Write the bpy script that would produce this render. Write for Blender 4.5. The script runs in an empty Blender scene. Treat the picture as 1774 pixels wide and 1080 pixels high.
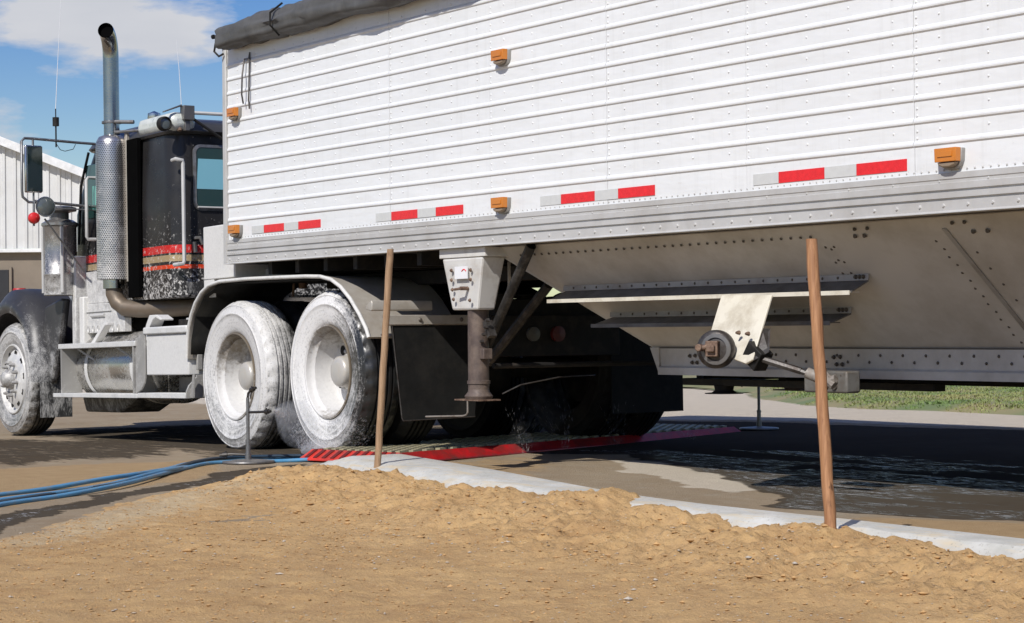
import bpy, bmesh, math, random
import numpy as np
from mathutils import Vector, Matrix
random.seed(7); np.random.seed(7)
S = bpy.context.scene
COL = S.collection
rad = math.radians
PI = math.pi

# ------------------------------------------------------------------ camera
cam_d = bpy.data.cameras.new('camera'); cam = bpy.data.objects.new('camera', cam_d); COL.objects.link(cam)
S.camera = cam
cam_d.sensor_width = 36.0; cam_d.lens = 3552.0 / 1774 * 36
cam_d.clip_start = 0.1; cam_d.clip_end = 2000
_th, _ro, _pi = rad(34.09), rad(0.5), math.atan(33 / 3552)
F0 = Vector((-math.cos(_th), math.sin(_th), 0)); R0 = Vector((math.sin(_th), math.cos(_th), 0)); U0 = Vector((0, 0, 1))
F = F0 * math.cos(_pi) + U0 * math.sin(_pi); U1 = U0 * math.cos(_pi) - F0 * math.sin(_pi)
R = R0 * math.cos(_ro) - U1 * math.sin(_ro); U = U1 * math.cos(_ro) + R0 * math.sin(_ro)
cam.matrix_world = Matrix(((R.x, U.x, -F.x, 12.75), (R.y, U.y, -F.y, -6.26), (R.z, U.z, -F.z, 0.80), (0, 0, 0, 1)))

# ------------------------------------------------------------------ light
EL, AZ = rad(42), rad(150)
W = bpy.data.worlds.new('World'); S.world = W; W.use_nodes = True
nt = W.node_tree; nt.nodes.clear()
out = nt.nodes.new('ShaderNodeOutputWorld'); bg = nt.nodes.new('ShaderNodeBackground')
sky = nt.nodes.new('ShaderNodeTexSky'); sky.sky_type = 'NISHITA'; sky.sun_disc = False
sky.sun_elevation = EL; sky.sun_rotation = AZ; sky.altitude = 200; sky.air_density = 1.0; sky.dust_density = 0.4; sky.ozone_density = 1.6
tc = nt.nodes.new('ShaderNodeTexCoord')
mp = nt.nodes.new('ShaderNodeMapping'); mp.inputs['Scale'].default_value = (1, 1, 3.2); mp.inputs['Location'].default_value = (3.7, 0.2, 0.0)
n1 = nt.nodes.new('ShaderNodeTexNoise'); n1.inputs['Scale'].default_value = 6.0; n1.inputs['Detail'].default_value = 7; n1.inputs['Roughness'].default_value = 0.55
cr = nt.nodes.new('ShaderNodeValToRGB'); cr.color_ramp.elements[0].position = 0.545; cr.color_ramp.elements[1].position = 0.62
n2 = nt.nodes.new('ShaderNodeTexNoise'); n2.inputs['Scale'].default_value = 14.0; n2.inputs['Detail'].default_value = 5
cr2 = nt.nodes.new('ShaderNodeValToRGB'); cr2.color_ramp.elements[0].color = (7.6, 8.0, 9.0, 1); cr2.color_ramp.elements[1].color = (10.2, 10.3, 10.8, 1)
mx = nt.nodes.new('ShaderNodeMix'); mx.data_type = 'RGBA'
hs = nt.nodes.new('ShaderNodeHueSaturation'); hs.inputs['Saturation'].default_value = 1.52; hs.inputs['Value'].default_value = 1.38; hs.inputs['Hue'].default_value = 0.522
L = nt.links.new
L(tc.outputs['Generated'], mp.inputs[0]); L(mp.outputs[0], n1.inputs[0]); L(mp.outputs[0], n2.inputs[0]); L(n1.outputs[0], cr.inputs[0]); L(n2.outputs[0], cr2.inputs[0])
L(sky.outputs[0], hs.inputs['Color']); L(hs.outputs[0], mx.inputs[6]); L(cr2.outputs[0], mx.inputs[7]); L(cr.outputs[0], mx.inputs[0])
L(mx.outputs[2], bg.inputs[0]); bg.inputs[1].default_value = 0.068; L(bg.outputs[0], out.inputs[0])
sun_d = bpy.data.lights.new('sun', 'SUN'); sun_d.energy = 4.5; sun_d.angle = rad(0.55); sun_d.color = (1.0, 0.965, 0.915)
sun = bpy.data.objects.new('sun', sun_d); COL.objects.link(sun); sun.location = (10, -20, 30)
sdir = Vector((math.sin(AZ) * math.cos(EL), math.cos(AZ) * math.cos(EL), math.sin(EL)))
sun.rotation_euler = sdir.to_track_quat('Z', 'Y').to_euler()
vs = S.view_settings; vs.view_transform = 'Standard'; vs.look = 'None'; vs.exposure = 0.0; vs.gamma = 1.0; vs.use_curve_mapping = False

# ------------------------------------------------------------------ materials
def nmat(name):
    m = bpy.data.materials.new(name); m.use_nodes = True
    t = m.node_tree; b = t.nodes['Principled BSDF']
    return m, t, b
def nd(t, kind, **kw):
    n = t.nodes.new(kind)
    for k, v in kw.items():
        if k in n.inputs: n.inputs[k].default_value = v
        else: setattr(n, k, v)
    return n
def c4(c): return (c[0], c[1], c[2], 1)
def coords(t, scale=(1, 1, 1), kind='Object'):
    a = nd(t, 'ShaderNodeTexCoord'); m = nd(t, 'ShaderNodeMapping'); m.inputs['Scale'].default_value = scale
    t.links.new(a.outputs[kind], m.inputs[0]); return m.outputs[0]
def noise(t, vec, scale, detail=5, rough=0.55, dist=0.0):
    n = nd(t, 'ShaderNodeTexNoise'); n.inputs['Scale'].default_value = scale; n.inputs['Detail'].default_value = detail
    n.inputs['Roughness'].default_value = rough; n.inputs['Distortion'].default_value = dist
    t.links.new(vec, n.inputs['Vector']); return n.outputs[0]
def ramp(t, fac, p0, p1, c0=(0, 0, 0), c1=(1, 1, 1)):
    r = nd(t, 'ShaderNodeValToRGB'); e = r.color_ramp.elements
    e[0].position = p0; e[1].position = p1; e[0].color = c4(c0); e[1].color = c4(c1)
    t.links.new(fac, r.inputs[0]); return r.outputs[0]
def mix(t, fac, a, b, mode='MIX'):
    m = nd(t, 'ShaderNodeMix', data_type='RGBA', blend_type=mode)
    for s, v in ((0, fac), (6, a), (7, b)):
        if hasattr(v, 'links') or isinstance(v, bpy.types.NodeSocket): t.links.new(v, m.inputs[s])
        elif s == 0: m.inputs[0].default_value = v
        else: m.inputs[s].default_value = c4(v)
    return m.outputs[2]
def mth(t, op, a, b=0.0, clamp=False):
    m = nd(t, 'ShaderNodeMath', operation=op, use_clamp=clamp)
    for s, v in ((0, a), (1, b)):
        if isinstance(v, bpy.types.NodeSocket): t.links.new(v, m.inputs[s])
        else: m.inputs[s].default_value = v
    return m.outputs[0]
def bump(t, b, h, strength=0.3, dist=0.01):
    n = nd(t, 'ShaderNodeBump'); n.inputs['Strength'].default_value = strength; n.inputs['Distance'].default_value = dist
    t.links.new(h, n.inputs['Height']); t.links.new(n.outputs[0], b.inputs['Normal'])
def sep(t, vec):
    s = nd(t, 'ShaderNodeSeparateXYZ'); t.links.new(vec, s.inputs[0]); return s.outputs

def basic(name, col, rough=0.5, metal=0.0, var=0.15, vs_=6.0, dirt=None, dirt_amt=0.45, dscale=4.0, bmp=0.05, spec=0.5):
    """colour with uneven tone, optional grime of its own colour, rough/bump variation"""
    m, t, b = nmat(name)
    v = coords(t)
    n = noise(t, v, vs_, 6, 0.6)
    c = mix(t, ramp(t, n, 0.3, 0.7), tuple(x * (1 - var) for x in col), tuple(min(1, x * (1 + var)) for x in col))
    if dirt:
        d = noise(t, v, dscale, 9, 0.68)
        lo = 0.75 - dirt_amt * 0.5
        c = mix(t, ramp(t, d, lo - 0.12, lo + 0.12), c, dirt)
    t.links.new(c, b.inputs['Base Color'])
    n2 = noise(t, v, vs_ * 8, 4, 0.6)
    r = nd(t, 'ShaderNodeMapRange'); r.inputs[3].default_value = max(0.03, rough - 0.12); r.inputs[4].default_value = min(1, rough + 0.12)
    t.links.new(n2, r.inputs[0]); t.links.new(r.outputs[0], b.inputs['Roughness'])
    b.inputs['Metallic'].default_value = metal; b.inputs['Specular IOR Level'].default_value = spec
    if bmp: bump(t, b, n2, bmp, 0.004)
    return m

def foamy(name, col, rough, metal, foam=(0.72, 0.71, 0.68), amt=0.5, grad=(0, 0, 0), off=0.0, scale=9.0, streak=(1, 1, 1), fine=60, gradc=0.5, spec=0.5):
    """surface wet with white wash foam: patches and fine specks, thicker along a direction on the thing"""
    m, t, b = nmat(name)
    v = coords(t, streak); v0 = coords(t)
    n = noise(t, v, scale, 8, 0.7, 0.4)
    f = noise(t, v, fine, 3, 0.7)
    s = sep(t, v0)
    g = mth(t, 'ADD', mth(t, 'MULTIPLY', s[0], grad[0]), mth(t, 'ADD', mth(t, 'MULTIPLY', s[1], grad[1]), mth(t, 'MULTIPLY', s[2], grad[2])))
    k = mth(t, 'ADD', mth(t, 'ADD', mth(t, 'MULTIPLY', n, 0.9), mth(t, 'MULTIPLY', f, 0.55)), mth(t, 'ADD', g, off + amt - 0.75))
    fac = ramp(t, k, gradc - 0.16, gradc + 0.2)
    c = mix(t, fac, mix(t, noise(t, v, 5), tuple(x * 0.7 for x in col), tuple(min(1, x * 1.3) for x in col)), mix(t, f, tuple(x * 0.72 for x in foam), foam))
    t.links.new(c, b.inputs['Base Color'])
    rr = nd(t, 'ShaderNodeMapRange'); rr.inputs[3].default_value = rough; rr.inputs[4].default_value = 0.62
    t.links.new(fac, rr.inputs[0]); t.links.new(rr.outputs[0], b.inputs['Roughness'])
    b.inputs['Specular IOR Level'].default_value = spec
    mm = nd(t, 'ShaderNodeMapRange'); mm.inputs[3].default_value = metal; mm.inputs[4].default_value = 0.0
    t.links.new(fac, mm.inputs[0]); t.links.new(mm.outputs[0], b.inputs['Metallic'])
    bump(t, b, k, 0.25, 0.004)
    return m

M = {}
def panel_mat():
    m, t, b = nmat('trailer_white'); v = coords(t)
    c = mix(t, ramp(t, noise(t, v, 1.1, 4), .3, .7), (0.70, 0.712, 0.712), (0.745, 0.755, 0.755))
    st = noise(t, coords(t, (7, 7, .5)), 2.4, 7, .7); c = mix(t, mth(t, 'MULTIPLY', ramp(t, st, .52, .72), .4), c, (0.57, 0.575, 0.56))
    sp = noise(t, v, 38, 5, .7); s = sep(t, v); low = mth(t, 'MULTIPLY', mth(t, 'SUBTRACT', 1.75, s[2]), .35, True)
    c = mix(t, mth(t, 'MULTIPLY', ramp(t, mth(t, 'ADD', sp, low), .68, .78), .4), c, (0.50, 0.475, 0.43))
    t.links.new(c, b.inputs['Base Color']); b.inputs['Roughness'].default_value = .36
    bump(t, b, noise(t, coords(t, (1.6, 1, 5)), 1.3, 3, .5), .35, .03); return m
M['trailer_white'] = panel_mat()
M['alu_rail'] = basic('alu_rail', (0.50, 0.495, 0.48), 0.45, 0.08, 0.06, 3.0, (0.40, 0.385, 0.36), 0.35, 2.5, 0.05)
M['rivet'] = basic('rivet', (0.47, 0.465, 0.45), 0.5, 0.0, 0.1)
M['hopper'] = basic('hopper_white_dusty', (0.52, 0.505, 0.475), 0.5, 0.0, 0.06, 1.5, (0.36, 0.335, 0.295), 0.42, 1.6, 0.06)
M['hopper_grey'] = basic('hopper_grey', (0.36, 0.35, 0.33), 0.5, 0.2, 0.1, 3, (0.25, 0.22, 0.19), 0.4, 4, 0.06)
M['boot'] = basic('lamp_boot', (0.26, 0.20, 0.14), 0.5)
M['box_grey'] = basic('box_grey', (0.16, 0.155, 0.145), 0.5, 0.2, 0.15, 6, (0.1, 0.08, 0.06), 0.4, 9, 0.1)
M['joint'] = basic('joint_dusty', (0.34, 0.31, 0.27), 0.6, 0.1, 0.25, 20, (0.14, 0.11, 0.09), 0.5, 20, 0.2)
M['channel_dark'] = basic('channel_dark', (0.15, 0.145, 0.14), 0.5, 0.2, 0.15, 5, (0.08, 0.075, 0.07), 0.45, 6, 0.05)
M['dark_rivet'] = basic('dark_rivet', (0.10, 0.085, 0.07), 0.5, 0.3)
M['steel_dark'] = basic('steel_dark', (0.018, 0.017, 0.016), 0.65, 0.1, 0.3, 5, (0.045, 0.038, 0.032), 0.3, 9, 0.15, spec=0.25)
M['steel_grease'] = basic('steel_grease', (0.10, 0.095, 0.09), 0.45, 0.6, 0.3, 12, (0.05, 0.04, 0.035), 0.5, 14, 0.2)
M['rust'] = basic('brown_primer_leg', (0.080, 0.058, 0.050), 0.62, 0.1, 0.3, 8, (0.16, 0.12, 0.095), 0.45, 12, 0.2)
M['brace_black'] = basic('brace_black', (0.022, 0.021, 0.02), 0.45, 0.3, 0.3, 9, (0.10, 0.09, 0.08), 0.28, 16, 0.15)
M['rusty'] = basic('rusty_bolt', (0.24, 0.16, 0.11), 0.7, 0.2, 0.3, 20, (0.09, 0.05, 0.035), 0.5, 30, 0.25)
M['gear_grey'] = basic('gear_grey', (0.60, 0.59, 0.56), 0.45, 0, 0.06, 4, (0.42, 0.38, 0.33), 0.3, 6, 0.05)
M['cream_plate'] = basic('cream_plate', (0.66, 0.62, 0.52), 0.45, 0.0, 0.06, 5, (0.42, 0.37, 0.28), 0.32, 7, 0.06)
M['beige_fender'] = basic('beige_fender', (0.46, 0.43, 0.38), 0.38, 0.25, 0.08, 4, (0.36, 0.32, 0.27), 0.45, 5, 0.06)
M['tape_red'] = basic('tape_red', (0.70, 0.02, 0.025), 0.3, 0, 0.12, 40)
M['tape_white'] = basic('tape_white', (0.56, 0.565, 0.55), 0.3, 0, 0.05, 30)
M['label_white'] = basic('label_white', (0.75, 0.75, 0.76), 0.4, 0, 0.04)
M['black_rubber'] = basic('black_rubber', (0.010, 0.010, 0.0095), 0.7, 0, 0.3, 8, (0.020, 0.0185, 0.016), 0.35, 7, 0.1, spec=0.2)
M['black_paint'] = basic('black_paint', (0.02, 0.02, 0.021), 0.35, 0, 0.2, 8)
M['tarp'] = basic('tarp_grey', (0.095, 0.094, 0.09), 0.6, 0, 0.22, 5, (0.07, 0.07, 0.068), 0.45, 9, 0.35)
M['tarp_light'] = basic('tarp_cap', (0.5, 0.48, 0.43), 0.5, 0, 0.1)
M['wood'] = None
M['soot'] = basic('soot', (0.004, 0.004, 0.004), 0.95, spec=0.0)  # flat black; stands for shade in the stack gap, plain in the pipe mouth
M['exhaust'] = basic('exhaust_brown', (0.17, 0.14, 0.105), 0.5, 0.35, 0.25, 5, (0.16, 0.12, 0.085), 0.5, 7, 0.1)
M['red_mat'] = basic('red_mat', (0.62, 0.035, 0.022), 0.42, 0, 0.2, 10, (0.28, 0.035, 0.028), 0.4, 8, 0.15)
M['red_mat_dark'] = basic('red_mat_wet', (0.40, 0.012, 0.014), 0.4, 0, 0.25, 10, (0.16, 0.03, 0.025), 0.4, 8, 0.15)  # darker copy of the red: shade on the mat sides put into the colour
M['mat_slot'] = basic('mat_slot', (0.12, 0.008, 0.008), 0.6)
M['mat_yellow'] = basic('mat_yellow', (0.40, 0.36, 0.22), 0.5, 0, 0.2, 20, (0.2, 0.18, 0.13), 0.45, 20, 0.2)
M['mat_base'] = basic('mat_base', (0.10, 0.10, 0.085), 0.5, 0, 0.2, 20)
M['hose_blue'] = basic('hose_blue', (0.07, 0.25, 0.44), 0.38, 0, 0.15, 6, (0.20, 0.25, 0.28), 0.3, 10, 0.06)
M['hose_pale'] = basic('hose_pale', (0.22, 0.23, 0.42), 0.5)
M['hose_dark'] = basic('hose_dark', (0.015, 0.035, 0.06), 0.4)
M['galv'] = basic('galvanised', (0.24, 0.245, 0.25), 0.4, 0.7, 0.2, 14, (0.16, 0.15, 0.14), 0.4, 16, 0.1)
M['stand_disc'] = basic('stand_disc', (0.13, 0.13, 0.135), 0.45, 0.4, 0.2, 14, (0.22, 0.2, 0.17), 0.4, 16, 0.1)
M['brass_dark'] = basic('brass_dark', (0.06, 0.055, 0.05), 0.4, 0.6)
M['lamp_metal'] = basic('lamp_metal', (0.16, 0.155, 0.15), 0.4, 0.5)
M['red_dull'] = basic('red_dull', (0.36, 0.02, 0.022), 0.5)
M['red_plastic'] = basic('red_plastic', (0.62, 0.02, 0.02), 0.35)
M['red_lamp_dull'] = basic('red_lamp_dull', (0.09, 0.012, 0.012), 0.35)
M['grey_lamp_dull'] = basic('grey_lamp_dull', (0.12, 0.115, 0.10), 0.35)
M['hub_white'] = basic('hub_white', (0.50, 0.485, 0.45), 0.35, 0.2, 0.08, 14, (0.5, 0.46, 0.4), 0.4, 14, 0.05)

def glass_mat(name, col, rough=0.05, spec=0.8):
    m, t, b = nmat(name); b.inputs['Base Color'].default_value = c4(col); b.inputs['Roughness'].default_value = rough
    b.inputs['Specular IOR Level'].default_value = spec; b.inputs['Coat Weight'].default_value = 0.6; b.inputs['Coat Roughness'].default_value = 0.03
    return m
M['amber'] = glass_mat('amber_lens', (0.58, 0.19, 0.018), 0.25, 0.3)
_t = M['amber'].node_tree; _b = _t.nodes['Principled BSDF']
_w = nd(_t, 'ShaderNodeTexWave'); _w.inputs['Scale'].default_value = 60; _t.links.new(coords(_t), _w.inputs[0]); bump(_t, _b, _w.outputs[1], 0.3, 0.003)
M['green_glass'] = glass_mat('green_glass', (0.12, 0.42, 0.33), 0.2)
M['mirror_face'] = glass_mat('mirror_face', (0.012, 0.022, 0.02), 0.06)
M['mirror_round'] = glass_mat('mirror_round_face', (0.10, 0.115, 0.11), 0.12)
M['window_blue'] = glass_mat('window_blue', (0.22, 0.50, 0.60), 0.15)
M['window_dark'] = glass_mat('window_dark', (0.02, 0.05, 0.045), 0.05)

def chrome(name, col=(0.62, 0.62, 0.62), rough=0.12, foam=0.0):
    return foamy(name, col, rough, 1.0, amt=foam, scale=14, fine=90)
M['chrome'] = chrome('chrome', (0.55, 0.55, 0.54), 0.18, 0.05)
M['stack_chrome'] = foamy('stack_chrome', (0.36, 0.36, 0.35), 0.17, 1.0, foam=(0.35, 0.33, 0.3), amt=0.22, scale=9, fine=70)
M['alu_polish'] = foamy('alu_step', (0.60, 0.60, 0.58), 0.35, 0.35, amt=0.62, scale=7, fine=60)
M['alu_foam'] = foamy('alu_foam', (0.52, 0.51, 0.48), 0.4, 0.1, amt=0.78, scale=6, fine=70)
M['alu_shade'] = foamy('alu_bracket', (0.32, 0.31, 0.29), 0.45, 0.2, amt=0.32, scale=8, fine=60)
M['canister'] = foamy('canister', (0.30, 0.29, 0.28), 0.25, 0.7, amt=0.40, grad=(0, 0, -0.55), off=0.80, scale=10, fine=90)
M['fender_front'] = foamy('fender_front', (0.035, 0.034, 0.034), 0.4, 0.0, foam=(0.6, 0.59, 0.57), amt=0.36, grad=(0, -0.5, -0.45), off=0.44, scale=9, fine=110)
M['flap_foam'] = foamy('flap_foam', (0.03, 0.03, 0.03), 0.5, 0, amt=0.42, scale=16, fine=90, streak=(1, 1, 0.35))
M['lip_white'] = foamy('lip_white', (0.45, 0.44, 0.42), 0.4, 0.2, amt=0.75, scale=8, fine=60)

# cab paint: black gloss with painted stripes, specked with foam below
def cab_mat():
    m, t, b = nmat('cab_paint'); v = coords(t); s = sep(t, v)
    def band(lo, hi):
        return mth(t, 'MULTIPLY', mth(t, 'GREATER_THAN', s[2], lo), mth(t, 'LESS_THAN', s[2], hi))
    c = mix(t, noise(t, v, 3), (0.014, 0.013, 0.013), (0.028, 0.027, 0.027))
    c = mix(t, band(1.439, 1.500), c, (0.52, 0.022, 0.020))
    c = mix(t, band(1.375, 1.424), c, (0.36, 0.27, 0.15))
    c = mix(t, band(1.320, 1.350), c, (0.62, 0.055, 0.015))
    vo = nd(t, 'ShaderNodeTexVoronoi'); vo.inputs['Scale'].default_value = 30; t.links.new(v, vo.inputs['Vector'])
    n = noise(t, v, 34, 6, 0.75, 0.6); g = mth(t, 'MULTIPLY', mth(t, 'SUBTRACT', 2.05, s[2]), 0.24)
    g = mth(t, 'MINIMUM', g, 0.26)
    k = mth(t, 'ADD', n, g)
    spl = ramp(t, k, 0.70, 0.80)
    c = mix(t, spl, c, (0.62, 0.6, 0.57))
    t.links.new(c, b.inputs['Base Color']); b.inputs['Coat Weight'].default_value = 0.12; b.inputs['Coat Roughness'].default_value = 0.12; b.inputs['Specular IOR Level'].default_value = 0.3
    r = ramp(t, noise(t, v, 9), 0.3, 0.8, (0.22, 0.22, 0.22), (0.5, 0.5, 0.5)); t.links.new(r, b.inputs['Roughness'])
    return m
M['cab'] = cab_mat()
M['cap_light'] = foamy('cap_light', (0.50, 0.54, 0.50), 0.15, 0.1, foam=(0.72, 0.74, 0.70), amt=0.50, scale=4, fine=30)
M['cab_roof'] = foamy('cab_roof', (0.05, 0.05, 0.05), 0.3, 0.1, foam=(0.32, 0.32, 0.30), amt=0.18, scale=6, fine=40)
M['tank'] = foamy('fuel_tank', (0.50, 0.48, 0.44), 0.2, 0.85, foam=(0.60, 0.58, 0.54), amt=0.42, scale=5, fine=50)
M['kick'] = foamy('kick_panel', (0.40, 0.39, 0.38), 0.35, 0.3, amt=0.62, scale=16, fine=70)

# perforated stack guard
def perf_mat():
    m, t, b = nmat('perforated_guard'); v = coords(t); s = sep(t, v)
    ang = mth(t, 'MULTIPLY', mth(t, 'ARCTAN2', s[1], s[0]), 0.125)
    cell = 0.0145
    zz = mth(t, 'DIVIDE', s[2], cell); row = mth(t, 'FLOOR', zz)
    off = mth(t, 'MULTIPLY', mth(t, 'MODULO', row, 2.0), 0.5)
    uu = mth(t, 'ADD', mth(t, 'DIVIDE', ang, cell * 1.25), off)
    fu = mth(t, 'SUBTRACT', mth(t, 'FRACT', mth(t, 'ADD', uu, 50.0)), 0.5); fz = mth(t, 'SUBTRACT', mth(t, 'FRACT', mth(t, 'ADD', zz, 200.0)), 0.5)
    d = mth(t, 'SQRT', mth(t, 'ADD', mth(t, 'POWER', mth(t, 'ABSOLUTE', fu), 2.0), mth(t, 'POWER', mth(t, 'ABSOLUTE', fz), 2.0)))
    hole = ramp(t, d, 0.27, 0.34, (1, 1, 1), (0, 0, 0))
    n = noise(t, v, 7, 8, 0.7); f = noise(t, v, 70, 3, 0.7)
    g = mth(t, 'ADD', mth(t, 'ADD', mth(t, 'MULTIPLY', n, 0.8), mth(t, 'MULTIPLY', f, 0.6)), mth(t, 'MULTIPLY', s[2], -0.28))
    fo = ramp(t, g, 0.52, 0.86)
    c = mix(t, fo, (0.55, 0.53, 0.51), (0.66, 0.645, 0.62))
    inz = mth(t, 'LESS_THAN', s[2], 1.09)
    hole = mth(t, 'MULTIPLY', hole, inz)
    c = mix(t, hole, c, (0.02, 0.02, 0.02)); t.links.new(c, b.inputs['Base Color'])
    me = mth(t, 'MULTIPLY', mth(t, 'SUBTRACT', 1.0, fo), mth(t, 'SUBTRACT', 1.0, hole)); t.links.new(mth(t, 'MULTIPLY', me, 0.9), b.inputs['Metallic'])
    b.inputs['Roughness'].default_value = 0.3
    bump(t, b, hole, -0.5, 0.004)
    return m
M['perf'] = perf_mat()

def tyre_mat(name, foam, amt, grad, off=0.0, swirl=0.5):
    m, t, b = nmat(name); v = coords(t); s = sep(t, v)
    r = mth(t, 'SQRT', mth(t, 'ADD', mth(t, 'MULTIPLY', s[0], s[0]), mth(t, 'MULTIPLY', s[2], s[2]))); an = mth(t, 'ARCTAN2', s[2], s[0])
    cb = nd(t, 'ShaderNodeCombineXYZ'); t.links.new(mth(t, 'MULTIPLY', r, 34.0), cb.inputs[0]); t.links.new(mth(t, 'MULTIPLY', an, 1.6), cb.inputs[1]); t.links.new(mth(t, 'MULTIPLY', s[1], 12.0), cb.inputs[2])
    sw = noise(t, cb.outputs[0], 1.5, 7, 0.72, 0.8); n = noise(t, v, 5, 8, 0.7, 0.4); f = noise(t, v, 75, 4, 0.75)
    g = mth(t, 'ADD', mth(t, 'MULTIPLY', s[0], grad[0]), mth(t, 'ADD', mth(t, 'MULTIPLY', s[1], grad[1]), mth(t, 'MULTIPLY', s[2], grad[2])))
    k = mth(t, 'ADD', mth(t, 'ADD', mth(t, 'MULTIPLY', sw, swirl), mth(t, 'MULTIPLY', n, 0.55)), mth(t, 'ADD', mth(t, 'MULTIPLY', f, 0.45), mth(t, 'ADD', g, amt + off - 0.88)))
    fac = ramp(t, k, 0.28, 0.60)
    b.inputs['Coat Weight'].default_value = 0.35; b.inputs['Coat Roughness'].default_value = 0.25
    c = mix(t, fac, (0.018, 0.018, 0.018), mix(t, ramp(t, mth(t, 'ADD', sw, f), 0.75, 1.25), tuple(x * 0.62 for x in foam), foam))
    t.links.new(c, b.inputs['Base Color'])
    rr = nd(t, 'ShaderNodeMapRange'); rr.inputs[3].default_value = 0.38; rr.inputs[4].default_value = 0.65; t.links.new(fac, rr.inputs[0]); t.links.new(rr.outputs[0], b.inputs['Roughness'])
    bump(t, b, k, 0.3, 0.004); return m
M['tyre_a'] = tyre_mat('tyre_front_drive', (0.62, 0.61, 0.59), 0.73, (0.05, -1.5, 0.22), 0.03)
M['tyre_b'] = tyre_mat('tyre_rear_drive', (0.72, 0.71, 0.69), 0.66, (-0.75, -3.2, -0.35), 0.10)
M['tyre_s'] = tyre_mat('tyre_steer', (0.50, 0.49, 0.47), 0.60, (0.0, -2.6, 0.1), 0.04)
M['tyre_d'] = basic('tyre_dark', (0.012, 0.012, 0.012), 0.6, 0, 0.3, 8, (0.024, 0.022, 0.02), 0.35, 7, 0.1, spec=0.3)
M['rim_w'] = foamy('rim_white', (0.21, 0.17, 0.12), 0.35, 0.3, foam=(0.70, 0.69, 0.67), amt=0.50, scale=5, fine=40, grad=(-0.75, 0.3, -0.75))  # whiter lower left, browner top: sun and shade put into the foam cover
M['rim_nut'] = foamy('rim_nut', (0.30, 0.29, 0.28), 0.4, 0.4, foam=(0.6, 0.59, 0.56), amt=0.5, scale=14, fine=60)
M['rim_s'] = foamy('rim_alu', (0.62, 0.61, 0.59), 0.3, 0.4, foam=(0.7, 0.69, 0.66), amt=0.55, scale=9, fine=50)

def wood_mat(name='stake_wood', a=(0.22, 0.10, 0.042), c1=(0.44, 0.23, 0.11)):
    m, t, b = nmat(name); v = coords(t, (30, 30, 1.6)); n = noise(t, v, 3, 7, 0.6, 0.8)
    c = mix(t, ramp(t, n, 0.3, 0.7), a, c1)
    kn = noise(t, coords(t, (14, 14, 5)), 2.2, 3); c = mix(t, ramp(t, kn, 0.66, 0.74), c, (0.11, 0.05, 0.022))
    t.links.new(c, b.inputs['Base Color']); b.inputs['Roughness'].default_value = 0.65; bump(t, b, n, 0.3, 0.003); return m
M['wood'] = wood_mat(); M['wood_pale'] = wood_mat('stake_wood_pale', (0.25, 0.15, 0.08), (0.42, 0.28, 0.17))

def kerb_mat():
    m, t, b = nmat('kerb_concrete'); v = coords(t)
    n = noise(t, v, 5, 9, 0.7); f = noise(t, v, 60, 5, 0.7); s = noise(t, coords(t, (1.5, 9, 9)), 3, 5, 0.6)
    c = mix(t, ramp(t, n, 0.35, 0.7), (0.40, 0.395, 0.355), (0.57, 0.565, 0.53))
    c = mix(t, ramp(t, s, 0.50, 0.66), c, (0.52, 0.45, 0.33))
    c = mix(t, ramp(t, f, 0.58, 0.68), c, (0.28, 0.265, 0.23))
    at = nd(t, 'ShaderNodeVertexColor'); at.layer_name = 'paint'; sp = nd(t, 'ShaderNodeSeparateColor'); t.links.new(at.outputs[0], sp.inputs[0])
    k = mth(t, 'ADD', sp.outputs[0], mth(t, 'MULTIPLY', mth(t, 'SUBTRACT', n, 0.5), 0.9)); c = mix(t, ramp(t, k, 0.4, 0.6), c, (0.40, 0.255, 0.12))
    c = mix(t, sp.outputs[1], c, (0.30, 0.295, 0.25))
    t.links.new(c, b.inputs['Base Color']); b.inputs['Roughness'].default_value = 0.8; bump(t, b, f, 0.35, 0.006); return m
M['kerb'] = kerb_mat()

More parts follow.
